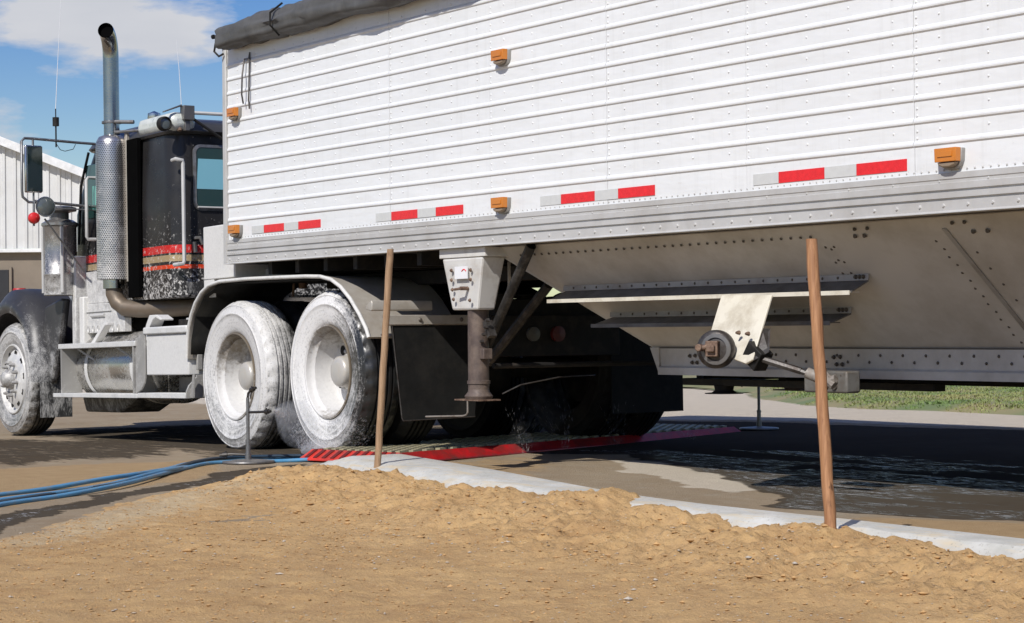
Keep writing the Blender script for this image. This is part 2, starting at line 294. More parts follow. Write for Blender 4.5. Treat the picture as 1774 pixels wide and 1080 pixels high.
def dirt_mat():
    m, t, b = nmat('sandy_dirt'); v = coords(t)
    n = noise(t, v, 1.6, 8, 0.65); n2 = noise(t, v, 9, 9, 0.72); f = noise(t, v, 90, 5, 0.75)
    c = mix(t, ramp(t, n, 0.32, 0.68), (0.42, 0.255, 0.115), (0.54, 0.355, 0.17))
    c = mix(t, ramp(t, n2, 0.42, 0.72), c, (0.61, 0.40, 0.18))
    c = mix(t, ramp(t, n2, 0.26, 0.40, (1, 1, 1), (0, 0, 0)), c, (0.36, 0.215, 0.095))
    c = mix(t, ramp(t, f, 0.60, 0.70), c, (0.68, 0.54, 0.36))
    c = mix(t, ramp(t, f, 0.30, 0.38, (1, 1, 1), (0, 0, 0)), c, (0.26, 0.165, 0.085))
    at = nd(t, 'ShaderNodeVertexColor'); at.layer_name = 'paint'; sp = nd(t, 'ShaderNodeSeparateColor'); t.links.new(at.outputs[0], sp.inputs[0])
    w = noise(t, v, 13, 8, 0.75)
    k = mth(t, 'ADD', sp.outputs[0], mth(t, 'MULTIPLY', mth(t, 'SUBTRACT', w, 0.5), 1.1))
    c = mix(t, ramp(t, k, 0.42, 0.66), c, mix(t, f, (0.27, 0.21, 0.14), (0.44, 0.36, 0.26)))     # grey gravelly wash
    k2 = mth(t, 'ADD', sp.outputs[1], mth(t, 'MULTIPLY', mth(t, 'SUBTRACT', w, 0.5), 1.1))
    c = mix(t, ramp(t, k2, 0.42, 0.70), c, (0.53, 0.41, 0.25))                                  # pale packed sand
    k3 = mth(t, 'ADD', sp.outputs[2], mth(t, 'MULTIPLY', mth(t, 'SUBTRACT', w, 0.5), 1.3))
    c = mix(t, ramp(t, k3, 0.45, 0.70), c, (0.30, 0.21, 0.115))                                # damp brown
    t.links.new(c, b.inputs['Base Color']); b.inputs['Roughness'].default_value = 0.95; b.inputs['Specular IOR Level'].default_value = 0.2
    bump(t, b, mth(t, 'ADD', mth(t, 'MULTIPLY', n2, 1.4), f), 0.85, 0.012); return m
M['dirt'] = dirt_mat()

def pave_mat():
    m, t, b = nmat('driveway_paving'); v = coords(t)
    n = noise(t, v, 0.9, 8, 0.65); n2 = noise(t, v, 7, 8, 0.7); f = noise(t, v, 110, 4, 0.7)
    vs2 = nd(t, 'ShaderNodeMapping'); vs2.inputs['Rotation'].default_value = (0, 0, rad(-20)); vs2.inputs['Scale'].default_value = (1.0, 4.5, 1)
    t.links.new(v, vs2.inputs[0]); st = noise(t, vs2.outputs[0], 2.6, 8, 0.68, 0.8)
    at = nd(t, 'ShaderNodeVertexColor'); at.layer_name = 'paint'; sp = nd(t, 'ShaderNodeSeparateColor'); t.links.new(at.outputs[0], sp.inputs[0])
    vs3 = nd(t, 'ShaderNodeMapping'); vs3.inputs['Rotation'].default_value = (0, 0, rad(-38)); vs3.inputs['Scale'].default_value = (1.0, 4.0, 1); t.links.new(v, vs3.inputs[0])
    c = mix(t, ramp(t, n, 0.3, 0.7), (0.31, 0.235, 0.155), (0.42, 0.34, 0.24))
    c = mix(t, ramp(t, n2, 0.5, 0.8), c, (0.40, 0.35, 0.27))
    c = mix(t, ramp(t, f, 0.62, 0.72), c, (0.13, 0.12, 0.10))
    kl = mth(t, 'ADD', sp.outputs[2], mth(t, 'MULTIPLY', mth(t, 'SUBTRACT', n2, 0.5), 0.9))
    c = mix(t, ramp(t, kl, 0.40, 0.62), c, mix(t, n2, (0.54, 0.465, 0.36), (0.68, 0.605, 0.49)))     # pale dry concrete
    km = mth(t, 'ADD', sp.outputs[1], mth(t, 'MULTIPLY', mth(t, 'SUBTRACT', st, 0.5), 1.2))
    c = mix(t, ramp(t, km, 0.40, 0.62), c, mix(t, n2, (0.33, 0.22, 0.115), (0.53, 0.385, 0.225)))   # mud film
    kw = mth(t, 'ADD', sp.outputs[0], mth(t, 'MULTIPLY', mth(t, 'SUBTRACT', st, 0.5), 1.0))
    wet = ramp(t, kw, 0.42, 0.56)  # real wet ground, plus the painted trailer shade
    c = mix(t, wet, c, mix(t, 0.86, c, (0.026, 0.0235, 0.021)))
    flow = ramp(t, sp.outputs[0], 0.86, 0.97)
    foam = mth(t, 'MULTIPLY', flow, ramp(t, noise(t, vs3.outputs[0], 4.2, 10, 0.80, 2.2), 0.53, 0.60))
    clus = ramp(t, noise(t, vs3.outputs[0], 0.55, 4, 0.6, 0.5), 0.46, 0.58); foam = mth(t, 'MULTIPLY', foam, clus)
    c = mix(t, mth(t, 'MULTIPLY', foam, 0.8), c, (0.62, 0.61, 0.59))
    t.links.new(c, b.inputs['Base Color'])
    rr = nd(t, 'ShaderNodeMapRange'); rr.inputs[3].default_value = 0.85; rr.inputs[4].default_value = 0.22; t.links.new(wet, rr.inputs[0])
    gl = mth(t, 'MULTIPLY', foam, 0.3); t.links.new(gl, b.inputs['Specular IOR Level'])
    rf = mth(t, 'ADD', rr.outputs[0], mth(t, 'MULTIPLY', foam, 0.4)); t.links.new(rf, b.inputs['Roughness'])
    rip = noise(t, vs2.outputs[0], 16, 4, 0.6, 1.0)
    hgt = mix(t, wet, mth(t, 'ADD', f, n2), mth(t, 'MULTIPLY', foam, 0.4)); bump(t, b, hgt, 0.8, 0.02)
    return m
M['pave'] = pave_mat()
def grass_mat(name, a, b_):
    m, t, b = nmat(name); v = coords(t); g = nd(t, 'ShaderNodeTexNoise'); g.inputs['Scale'].default_value = 1.2; g.inputs['Detail'].default_value = 8; t.links.new(v, g.inputs[0])
    t.links.new(mix(t, ramp(t, g.outputs[0], 0.35, 0.65), a, b_), b.inputs['Base Color']); b.inputs['Roughness'].default_value = 0.7; return m
M['grass'] = grass_mat('grass_blades', (0.13, 0.20, 0.055), (0.27, 0.27, 0.10))
M['soil'] = grass_mat('lawn_soil', (0.15, 0.19, 0.07), (0.30, 0.24, 0.12))
M['farground'] = basic('far_ground', (0.33, 0.29, 0.225), 0.9, 0, 0.15, 0.2)
M['siding'] = basic('siding_white', (0.58, 0.58, 0.565), 0.5, 0, 0.04, 0.6, (0.48, 0.47, 0.44), 0.3, 0.7, 0.03)
M['siding_trim'] = basic('siding_trim', (0.66, 0.66, 0.65), 0.5)
M['brown_wall'] = basic('brown_wall', (0.20, 0.165, 0.125), 0.8, 0, 0.1, 2)
M['door_dark'] = basic('door_dark', (0.02, 0.02, 0.022), 0.4)
M['roof_grey'] = basic('roof_grey', (0.3, 0.3, 0.3), 0.5)
M['stone'] = basic('pebbles', (0.40, 0.30, 0.19), 0.85, 0, 0.4, 7, (0.46, 0.42, 0.36), 0.5, 5, 0.3)

# ------------------------------------------------------------------ mesh helper
class MB:
    def __init__(s): s.v = []; s.f = []; s.m = []; s.cur = 0
    def add(s, vs, fs):
        o = len(s.v); s.v += [tuple(p) for p in vs]; s.f += [tuple(i + o for i in f) for f in fs]; s.m += [s.cur] * len(fs); return s
    def box(s, lo, hi, rot=None, piv=None):
        x0, y0, z0 = lo; x1, y1, z1 = hi
        vs = [Vector(p) for p in ((x0, y0, z0), (x1, y0, z0), (x1, y1, z0), (x0, y1, z0), (x0, y0, z1), (x1, y0, z1), (x1, y1, z1), (x0, y1, z1))]
        if rot is not None:
            c = Vector(piv) if piv else Vector(((x0 + x1) / 2, (y0 + y1) / 2, (z0 + z1) / 2)); vs = [rot @ (p - c) + c for p in vs]
        return s.add(vs, [(0, 3, 2, 1), (4, 5, 6, 7), (0, 1, 5, 4), (1, 2, 6, 5), (2, 3, 7, 6), (3, 0, 4, 7)])
    def hexa(s, q0, q1):   # two quads (a,b,c,d) each, corresponding corners
        return s.add(list(q0) + list(q1), [(0, 3, 2, 1), (4, 5, 6, 7), (0, 1, 5, 4), (1, 2, 6, 5), (2, 3, 7, 6), (3, 0, 4, 7)])
    def slab(s, quad, th):  # quad polygon thickened along its normal
        q = [Vector(p) for p in quad]; n = (q[1] - q[0]).cross(q[2] - q[0]).normalized() * th
        k = len(q); vs = q + [p + n for p in q]
        fs = [tuple(range(k))[::-1], tuple(range(k, 2 * k))] + [(i, (i + 1) % k, (i + 1) % k + k, i + k) for i in range(k)]
        return s.add(vs, fs)
    def tube(s, pts, r, seg=10, caps=True, r2=None):
        pts = [Vector(p) for p in pts]; n = len(pts); o = []; a = None
        for i, p in enumerate(pts):
            d = (pts[min(i + 1, n - 1)] - pts[max(i - 1, 0)]).normalized()
            if a is None: a = d.orthogonal().normalized()
            else: a = (a - d * a.dot(d)).normalized()
            b = d.cross(a); rr = r if r2 is None else r + (r2 - r) * i / (n - 1)
            if isinstance(r, (list, tuple)): rr = r[i]
            o += [p + (a * math.cos(2 * PI * k / seg) + b * math.sin(2 * PI * k / seg)) * rr for k in range(seg)]
        fs = [(i * seg + k, i * seg + (k + 1) % seg, (i + 1) * seg + (k + 1) % seg, (i + 1) * seg + k) for i in range(n - 1) for k in range(seg)]
        if caps: fs += [tuple(range(seg))[::-1], tuple(range((n - 1) * seg, n * seg))]
        return s.add(o, fs)
    def lathe(s, prof, c, axis='y', seg=48, sgn=1):  # prof (r, h) along axis
        o = []; n = len(prof); c = Vector(c)
        for r, h in prof:
            for k in range(seg):
                a = 2 * PI * k / seg; u, w = r * math.cos(a), r * math.sin(a)
                o.append(c + (Vector((u, h * sgn, w)) if axis == 'y' else Vector((u, w, h * sgn)) if axis == 'z' else Vector((h * sgn, u, w))))
        fs = [(i * seg + k, (i + 1) * seg + k, (i + 1) * seg + (k + 1) % seg, i * seg + (k + 1) % seg) for i in range(n - 1) for k in range(seg)]
        return s.add(o, fs)
    def ext(s, poly, x0, x1, axis='x', closed=True):   # poly of 2 coords extruded; x: (y,z)  y: (x,z)  z:(x,y)
        def P(a, b, h): return (h, a, b) if axis == 'x' else (a, h, b) if axis == 'y' else (a, b, h)
        k = len(poly); vs = [P(a, b, x0) for a, b in poly] + [P(a, b, x1) for a, b in poly]
        fs = [(i, (i + 1) % k, (i + 1) % k + k, i + k) for i in range(k if closed else k - 1)]
        if closed: fs += [tuple(range(k))[::-1], tuple(range(k, 2 * k))]
        return s.add(vs, fs)
    def rivet(s, c, n, r, h=None, seg=6):
        c = Vector(c); n = Vector(n).normalized(); a = n.orthogonal().normalized(); b = n.cross(a); h = h or r * 0.6
        o = [c + (a * math.cos(2 * PI * k / seg) + b * math.sin(2 * PI * k / seg)) * r for k in range(seg)] + \
            [c + n * h + (a * math.cos(2 * PI * k / seg) + b * math.sin(2 * PI * k / seg)) * r * 0.55 for k in range(seg)]
        return s.add(o, [(k, (k + 1) % seg, (k + 1) % seg + seg, k + seg) for k in range(seg)] + [tuple(range(seg, 2 * seg))])
    def build(s, name, mats, parent=None, smooth=40, bevel=0.0, kind=None, label=None, solid=0.0, loc=None, fixn=True):
        me = bpy.data.meshes.new(name); me.from_pydata(s.v, [], s.f)
        for m in (mats if isinstance(mats, (list, tuple)) else [mats]): me.materials.append(M[m] if isinstance(m, str) else m)
        me.polygons.foreach_set('material_index', s.m)
        if fixn:
            bm = bmesh.new(); bm.from_mesh(me); bmesh.ops.recalc_face_normals(bm, faces=bm.faces); bm.to_mesh(me); bm.free()
        if loc is not None: me.transform(Matrix.Translation(-Vector(loc)))
        me.update()
        if smooth:
            me.polygons.foreach_set('use_smooth', [True] * len(me.polygons)); me.set_sharp_from_angle(angle=rad(smooth))
        o = bpy.data.objects.new(name, me); COL.objects.link(o)
        if loc is not None: o.location = loc
        if parent is not None: o.parent = parent
        if solid: d = o.modifiers.new('solid', 'SOLIDIFY'); d.thickness = solid; d.offset = 0
        if bevel:
            b = o.modifiers.new('bevel', 'BEVEL'); b.width = bevel; b.segments = 2; b.limit_method = 'ANGLE'; b.angle_limit = rad(35)
        if kind: o['kind'] = kind
        if label: o['label'] = label
        return o
def tag(o, label, cat, group=None):
    o['label'] = label; o['category'] = cat
    if group: o['group'] = group
    return o
def thing(name, label, cat, loc=(0, 0, 0), group=None, rot=(0, 0, 0)):
    o = bpy.data.objects.new(name, None); COL.objects.link(o); o.location = loc; o.rotation_euler = rot; o.empty_display_size = 0.2
    return tag(o, label, cat, group)
def copy_tree(o, parent=None):
    c = o.copy(); COL.objects.link(c)
    if parent is not None: c.parent = parent
    for ch in list(o.children): copy_tree(ch, c)
    return c
def box(name, lo, hi, mat, parent, bevel=0.004, **k): return MB().box(lo, hi).build(name, mat, parent, bevel=bevel, **k)
def arc(c, r, a0, a1, n): return [(c[0] + r * math.cos(rad(a0 + (a1 - a0) * i / n)), c[1] + r * math.sin(rad(a0 + (a1 - a0) * i / n))) for i in range(n + 1)]

# ------------------------------------------------------------------ numpy noise + ground
_rng = np.random.RandomState(3); _T = _rng.rand(256, 256)
def vn(x, y):
    xi = np.floor(x).astype(int); yi = np.floor(y).astype(int); fx = x - xi; fy = y - yi
    fx = fx * fx * (3 - 2 * fx); fy = fy * fy * (3 - 2 * fy)
    g = lambda a, b: _T[a % 256, b % 256]
    return (g(xi, yi) * (1 - fx) + g(xi + 1, yi) * fx) * (1 - fy) + (g(xi, yi + 1) * (1 - fx) + g(xi + 1, yi + 1) * fx) * fy
def fbm(x, y, o=5, g=0.5):
    s = 0; a = 1; t = 0
    for i in range(o): s = s + a * vn(x * 2 ** i + 17.3 * i, y * 2 ** i + 9.1 * i); t += a; a *= g
    return s / t
def sdist(X, Y, poly):   # signed distance, negative inside
    d = np.full(X.shape, 1e9); ins = np.zeros(X.shape, bool); n = len(poly)
    for i in range(n):
        ax, ay = poly[i]; bx, by = poly[(i + 1) % n]; ex, ey = bx - ax, by - ay; L2 = ex * ex + ey * ey + 1e-12
        t = np.clip(((X - ax) * ex + (Y - ay) * ey) / L2, 0, 1); d = np.minimum(d, np.hypot(X - ax - t * ex, Y - ay - t * ey))
        c = ((ay > Y) != (by > Y)) & (X < (bx - ax) * (Y - ay) / ((by - ay) if by != ay else 1e-9) + ax); ins ^= c
    return np.where(ins, -d, d)
def mask(X, Y, poly, soft=0.1): return np.clip(0.5 - sdist(X, Y, poly) / (2 * soft), 0, 1)
def gz(X, Y):            # driveway level
    z = 0.010 * np.clip(Y, 0, 8) + 0.017 * np.clip(X, -5, 0) * (np.clip(Y, -3, 3) < 4)
    return z
def grid(name, xs, ys, zf, mat, paint=None, kind='structure', keep=None):
    X, Y = np.meshgrid(xs, ys, indexing='ij'); Z = zf(X, Y); nx, ny = len(xs), len(ys)
    co = np.stack([X, Y, Z], -1).reshape(-1, 3)
    idx = np.arange(nx * ny).reshape(nx, ny); q = np.stack([idx[:-1, :-1], idx[1:, :-1], idx[1:, 1:], idx[:-1, 1:]], -1).reshape(-1, 4)
    if keep is not None:
        kf = keep(X, Y).reshape(-1); q = q[kf[q].any(1)]
    me = bpy.data.meshes.new(name); me.vertices.add(len(co)); me.vertices.foreach_set('co', co.ravel())
    me.loops.add(q.size); me.loops.foreach_set('vertex_index', q.ravel().astype(np.int32)); me.polygons.add(len(q))
    me.polygons.foreach_set('loop_start', np.arange(0, q.size, 4, dtype=np.int32)); me.update(calc_edges=True); me.validate()
    me.polygons.foreach_set('use_smooth', [True] * len(me.polygons))
    if paint is not None:
        P = paint(X, Y); at = me.color_attributes.new('paint', 'FLOAT_COLOR', 'POINT')
        rgba = np.ones((nx * ny, 4)); rgba[:, :3] = P.reshape(-1, 3); at.data.foreach_set('color', rgba.ravel())
    me.materials.append(M[mat]); o = bpy.data.objects.new(name, me); COL.objects.link(o)
    if kind: o['kind'] = kind
    return o
def axis(*seg):
    a = []
    for lo, hi, st in seg: a += list(np.arange(lo, hi - 1e-6, st))
    return np.array(a + [seg[-1][1]])

KB = [(2.0, -0.30), (2.3, -0.27), (2.9, -0.33), (4.1, -0.56), (5.7, -0.93), (6.4, -1.0), (7.2, -1.01), (8.1, -1.05), (12.0, -1.12), (16, -1.2)]   # back (lane side) edge of kerb
KF = [(2.1, -0.50), (2.35, -0.68), (2.65, -0.82), (3.2, -0.92), (4.3, -1.05), (5.7, -1.22), (6.4, -1.27), (7.2, -1.27), (8.1, -1.30), (12.0, -1.38), (16, -1.46)]
def yb(x): return np.interp(x, [p[0] for p in KB], [p[1] for p in KB])
def yf(x): return np.interp(x, [p[0] for p in KF], [p[1] for p in KF])

PV = dict(
 W1=[(3.7, -2.96), (2.85, -2.03), (2.08, -1.25), (1.78, -0.85), (1.55, -0.16), (2.12, -0.47), (2.61, -1.19), (3.17, -1.76), (3.59, -2.35), (4.97, -3.42), (7.5, -5.2), (6.2, -4.8)],
 W2a=[(-6, -1.5), (-5, -0.6), (-4, -0.1), (-2.9, 0.03), (-3.05, 1.27), (0.52, -0.44), (0.59, -1.23), (0.84, -1.92), (-2.4, -2.6)],
 W2b=[(-5.5, 0.3), (-5, 2.6), (0.3, 3.4), (1.9, 0.23), (1.3, -0.66), (0.2, -0.5)],
 W3=[(0.4, 0.9), (2.47, 1.45), (3.38, 1.22), (5.07, 0.45), (5.60, 0.10), (5.75, -0.12), (6.15, -0.12), (6.98, 0.10), (12, 0.3), (12, 2.6), (7.5, 2.5), (5.6, 2.3), (4.2, 2.6), (3.0, 2.5), (2.2, 1.9)],
 SH=[(0.4, 0.9), (2.47, 1.45), (5, .6), (7, .3), (12, 0.3), (12, 6.6), (5, 5.5), (2.2, 4.95), (-1.2, 4.35), (-2.0, 3.0), (0.2, 1.6)],  # trailer's shade painted darker, out to its shadow edge
 M1=[(0.84, -1.92), (0.88, -0.48), (2.2, -1.21), (2.85, -2.03), (3.55, -2.9), (6.2, -4.9), (4, -6), (0, -4)],
 M3=[(2.16, -0.2), (2.08, 1.2), (2.85, 0.85), (4.1, -0.30), (3.4, -0.5), (2.6, -0.35)],
 M4=[(6.33, -0.15), (6.98, 0.10), (12, 0.25), (12, -1.2), (7.52, -1.1), (6.9, -0.9)],
 L1=[(2.78, 1.18), (3.06, 1.42), (5.0, 0.50), (5.05, 0.26), (4.12, 0.45)],
 FAR=[(-30, 3.9), (-1.2, 4.6), (2.2, 5.3), (16, 6.5), (16, 60), (-60, 60), (-60, -2), (-8, -0.5)],
)
def pave_paint(X, Y):
    w = fbm(X * 2.3, Y * 2.3, 5) - 0.5; Xw = X + w * 0.35; Yw = Y + (fbm(X * 2 + 40, Y * 2, 5) - 0.5) * 0.35
    P = np.zeros(X.shape + (3,))
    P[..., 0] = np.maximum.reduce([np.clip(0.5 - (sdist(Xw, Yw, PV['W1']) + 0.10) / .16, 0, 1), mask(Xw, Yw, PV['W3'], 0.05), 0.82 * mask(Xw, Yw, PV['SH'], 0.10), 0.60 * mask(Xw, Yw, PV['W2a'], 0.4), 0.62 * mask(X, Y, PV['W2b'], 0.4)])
    P[..., 1] = np.maximum.reduce([mask(Xw, Yw, PV['M1'], 0.15) * 0.9, 0.55 * mask(X, Y, PV['M3'], 0.2), 0.8 * mask(Xw, Yw, PV['M4'], 0.15), 0.42 * mask(X, Y, PV['W2a'], 0.4)])
    P[..., 2] = np.maximum(mask(Xw, Yw, PV['L1'], 0.06), mask(X, Y, PV['FAR'], 0.5))
    return P
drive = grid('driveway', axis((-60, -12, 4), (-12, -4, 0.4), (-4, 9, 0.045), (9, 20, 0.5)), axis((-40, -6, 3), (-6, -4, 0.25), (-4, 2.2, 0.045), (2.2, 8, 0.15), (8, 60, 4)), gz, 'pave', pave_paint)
far = MB().box((-1400, -1400, -0.9), (1400, 1400, -0.14)).build('ground', 'farground', smooth=0, kind='structure')

# loose sandy dirt in front of the kerb
DE = [(14, -9.5), (7.5, -5.4), (4.97, -3.42), (3.75, -2.42), (3.24, -1.8), (2.73, -1.2), (2.45, -0.85)]
SP = [(5.0, .02), (5.4, .16), (5.8, .24), (6.15, .16), (6.4, .05)]
def dirt_poly():
    p = [(14, -9.5), (7.5, -5.4), (4.97, -3.42), (3.75, -2.42), (3.24, -1.8), (2.73, -1.2), (2.40, -0.78)]
    return p + [(x, float(yf(x)) + 0.05 + 0.16 * math.exp(-((x - 5.85) / .32) ** 2)) for x in (2.6, 3.2, 4.3, 4.8, 5.1, 5.3, 5.5, 5.7, 5.9, 6.1, 6.3, 6.5, 6.8, 7.2, 8.1, 12, 15.5)] + [(15.5, -9.5)]
DP = dirt_poly()
def ridge_crest(x): return 0.055 + 0.05 * (fbm(x * 3.1, x * 0 + 3.3, 4) - 0.42)
def dirt_z(X, Y):
    s = sdist(X, Y, DP); th = np.clip(-s, -0.3, 0.6)
    d = yf(X) - Y
    ramp_in = np.clip((X - 2.35) / 0.9, 0, 1)
    toe = 0.92 + 0.35 * (fbm(X * 0.9, Y * 0.3 + 5, 3) - 0.5) + 0.10 * np.clip(X - 4, 0, 3)
    prof = np.clip(1 - (d / toe), 0, 1.25); prof = np.where(prof > 1, 1, prof); prof = prof * prof * (3 - 2 * prof)
    crest = (0.050 + 0.10 * (fbm(X * 2.6, Y * 0.6, 4) - 0.5) + 0.045 * np.exp(-((X - 5.85) / 0.40) ** 2)) * ramp_in
    c1 = fbm(X * 22 + 5, Y * 22, 3, 0.6); lum = (fbm(X * 6, Y * 6, 5, 0.6) - 0.5) * 0.100 + np.sqrt(np.maximum(c1 - 0.55, 0)) * 0.026 + (fbm(X * 44 + 5, Y * 44, 2, 0.6) - 0.5) * 0.028
    z = gz(X, Y) + crest * prof + lum * (0.27 + 0.73 * np.clip(prof * 2.2, 0, 1)) * np.clip(ramp_in + 0.15, 0, 1)
    z += (fbm(X * 1.3, Y * 1.3, 4) - 0.5) * 0.055 + 0.006
    z += np.where(th < 0, th * 0.5, np.minimum(th, 0.10) * 0.12) + np.where(th < 0.02, (fbm(X * 6, Y * 6, 4) - 0.55) * 0.012, 0)
    # spills over the kerb front here and there
    return z
GV = [(6.5, -5.0), (4.25, -3.16), (2.81, -1.16), (3.4, -1.45), (4.4, -2.34), (5.49, -3.61), (7.5, -5.6)]
GV2 = [(5.1, -1.9), (5.9, -1.95), (7.4, -2.05), (7.6, -2.25), (6.6, -2.2), (5.6, -2.2)]
PS = [(7.5, -5.6), (5.0, -3.5), (3.75, -2.45), (2.75, -1.2), (2.45, -0.9), (3.3, -1.25), (4.7, -2.4), (6.2, -4.1), (8.6, -6.2)]
def dirt_paint(X, Y):
    P = np.zeros(X.shape + (3,))
    w = (fbm(X * 3, Y * 3, 5) - 0.5) * 0.4
    P[..., 0] = np.maximum(mask(X + w, Y, GV, 0.25) * 0.55, 0.40 * mask(X + w, Y + w * .4, GV2, 0.3))
    P[..., 1] = mask(X + w, Y, PS, 0.35) * 0.72
    P[..., 2] = np.clip((fbm(X * 0.9 + 9, Y * 1.8, 4) - 0.5) * 4, 0, 0.38)
    return P
dirt = grid('dirt_ground', axis((1.8, 2.6, 0.03), (2.6, 9.2, 0.0145), (9.2, 15.5, 0.3)), axis((-9.5, -5, 0.25), (-5, -3.3, 0.035), (-3.3, -0.6, 0.0145)), dirt_z, 'dirt', dirt_paint, keep=lambda X, Y: sdist(X, Y, DP) < 0.12)

# kerb: rounded concrete, nose at the wash mat
def build_kerb():
    xs = list(np.arange(2.1, 3.0, 0.05)) + list(np.arange(3.0, 16, 0.1)); m = MB(); rows = []; paint = []
    prof = [(0.0, 0.0), (0.0, 0.8), (0.03, 0.95), (0.07, 1.0), (0.35, 1.0), (0.62, 0.98), (0.72, 0.94), (0.82, 0.78), (0.95, 0.36), (1.02, -0.2)]
    for i, x in enumerate(xs):
        e = min(1, (x - 2.1 + .01) / 0.45); e = math.sqrt(max(0.0, 1 - (1 - e) ** 2))
        b, f = float(yb(x)), float(yf(x)); mid = (b + f) / 2; hw = (b - f) / 2 * max(0.10, e)
        h = float(0.118 - 0.02 * min(1, max(0, (x - 3) / 3))) * max(0.04, min(1, (x - 2.1) / .8) ** .8); zb = float(gz(np.array(x), np.array(b))) - 0.03
        for s, k in prof:
            m.v.append((x, mid + hw - 2 * hw * s, zb + k * (h + 0.03) + 0.007 * (random.random() - 0.5) * (0.1 < s < 0.9) + 0.016 * (float(fbm(np.array(x * 4), np.array(s * 3), 3)) - .5) * (s > .3)))
            dirtk = 0.55 * max(0, s - 0.80) / 0.2 + .22
            paint.append((dirtk if x > 2.6 else dirtk * 0.3, 0.8 * max(0, 1 - (x - 2.0) / 0.9), 0, 1))
    n = len(prof); N = len(xs)
    m.f = [(i * n + k, (i + 1) * n + k, (i + 1) * n + k + 1, i * n + k + 1) for i in range(N - 1) for k in range(n - 1)] + [tuple(range(n))]
    m.m = [0] * len(m.f)
    o = m.build('kerb', 'kerb', smooth=22, kind='structure')
    at = o.data.color_attributes.new('paint', 'FLOAT_COLOR', 'POINT'); at.data.foreach_set('color', [c for p in paint for c in p])
build_kerb()

# pebbles and clods lying in the dirt: nobody could count them
def rocks():
    m = MB(); ico = [(0.15, 0.1, 0.8), (0.9, 0, 0.3), (0.28, 0.85, 0.25), (-0.72, 0.53, 0.3), (-0.72, -0.53, 0.28), (0.28, -0.85, 0.3), (0, 0, -0.7)]
    fc = [(0, 1, 2), (0, 2, 3), (0, 3, 4), (0, 4, 5), (0, 5, 1), (6, 2, 1), (6, 3, 2), (6, 4, 3), (6, 5, 4), (6, 1, 5)]
    N = 22000; X = np.random.uniform(2.5, 9.4, N * 3); Y = np.random.uniform(-4.8, -0.9, N * 3)
    ok = (sdist(X, Y, DP) < -0.05); X = X[ok][:N]; Y = Y[ok][:N]; Z = dirt_z(X, Y); den = fbm(X * 1.5, Y * 1.5, 3)
    for i in range(len(X)):
        d = float(yf(X[i])) - Y[i]
        if random.random() > den[i] * (2.2 if d < 1.0 else 1.1): continue
        r = 0.0022 + 0.0055 * random.random() ** 2.5 + (0.012 * random.random() if random.random() < (0.06 if d < 1.0 else 0.012) else 0)
        a = random.random() * 6.28; sx, sy, sz = r * random.uniform(.7, 1.5), r * random.uniform(.7, 1.2), r * random.uniform(.5, .9)
        ca, sa = math.cos(a), math.sin(a); vs = []
        for p in ico:
            j = random.uniform(.75, 1.2); x, y, z = p[0] * sx * j, p[1] * sy * j, p[2] * sz * j
            vs.append((X[i] + x * ca - y * sa, Y[i] + x * sa + y * ca, Z[i] + z + r * 0.12))
        m.cur = 0 if random.random() < (0.9 if r > .008 else 0.80) else 1; m.add(vs, fc)
    m.build('gravel', ['clod', 'stone'], smooth=0, kind='stuff', fixn=False)
M['clod'] = basic('dirt_clods', (0.47, 0.285, 0.12), 0.95, 0, 0.3, 8)
rocks()

# lawn beyond the lane
LW = [(-60, 30), (-6.64, 10.7), (-2.43, 7.65), (-0.96, 7.0), (1.2, 6.7), (6, 6.9), (16, 7.3), (60, 12), (60, 90), (-60, 90)]
grid('lawn', axis((-20, 10, 0.25), (10, 60, 5)), axis((6.2, 12, 0.2), (12, 60, 4)), lambda X, Y: gz(X, Y) + 0.015 + np.clip((Y - 6.5) * 0.012, 0, .3) + np.clip(-sdist(X, Y, LW), -0.2, 0.15) * 0.25, 'soil', keep=lambda X, Y: sdist(X, Y, LW) < 0.15)
def blades():
    m = MB(); N = 60000; X = np.random.uniform(-9, 4.5, N); Y = 6.5 + 6.5 * np.random.rand(N) ** 1.5; s = sdist(X, Y, LW) + (fbm(X * 2, Y * 2, 4) - .5) * .5
    Z = gz(X, Y) + 0.015 + np.clip((Y - 6.5) * 0.012, 0, .3) + np.clip(-sdist(X, Y, LW), -0.2, 0.15) * 0.25
    for i in range(N):
        if s[i] > 0: continue
        a = random.random() * PI; w = 0.012; h = random.uniform(0.008, 0.022); lx, ly = random.uniform(-.03, .03), random.uniform(-.03, .03)
        dx, dy = math.cos(a) * w, math.sin(a) * w
        m.add([(X[i] - dx, Y[i] - dy, Z[i] - .01), (X[i] + dx, Y[i] + dy, Z[i] - .01), (X[i] + lx, Y[i] + ly, Z[i] + h)], [(0, 1, 2)])
    m.build('grass', 'grass', smooth=0, kind='stuff', fixn=False)
blades()

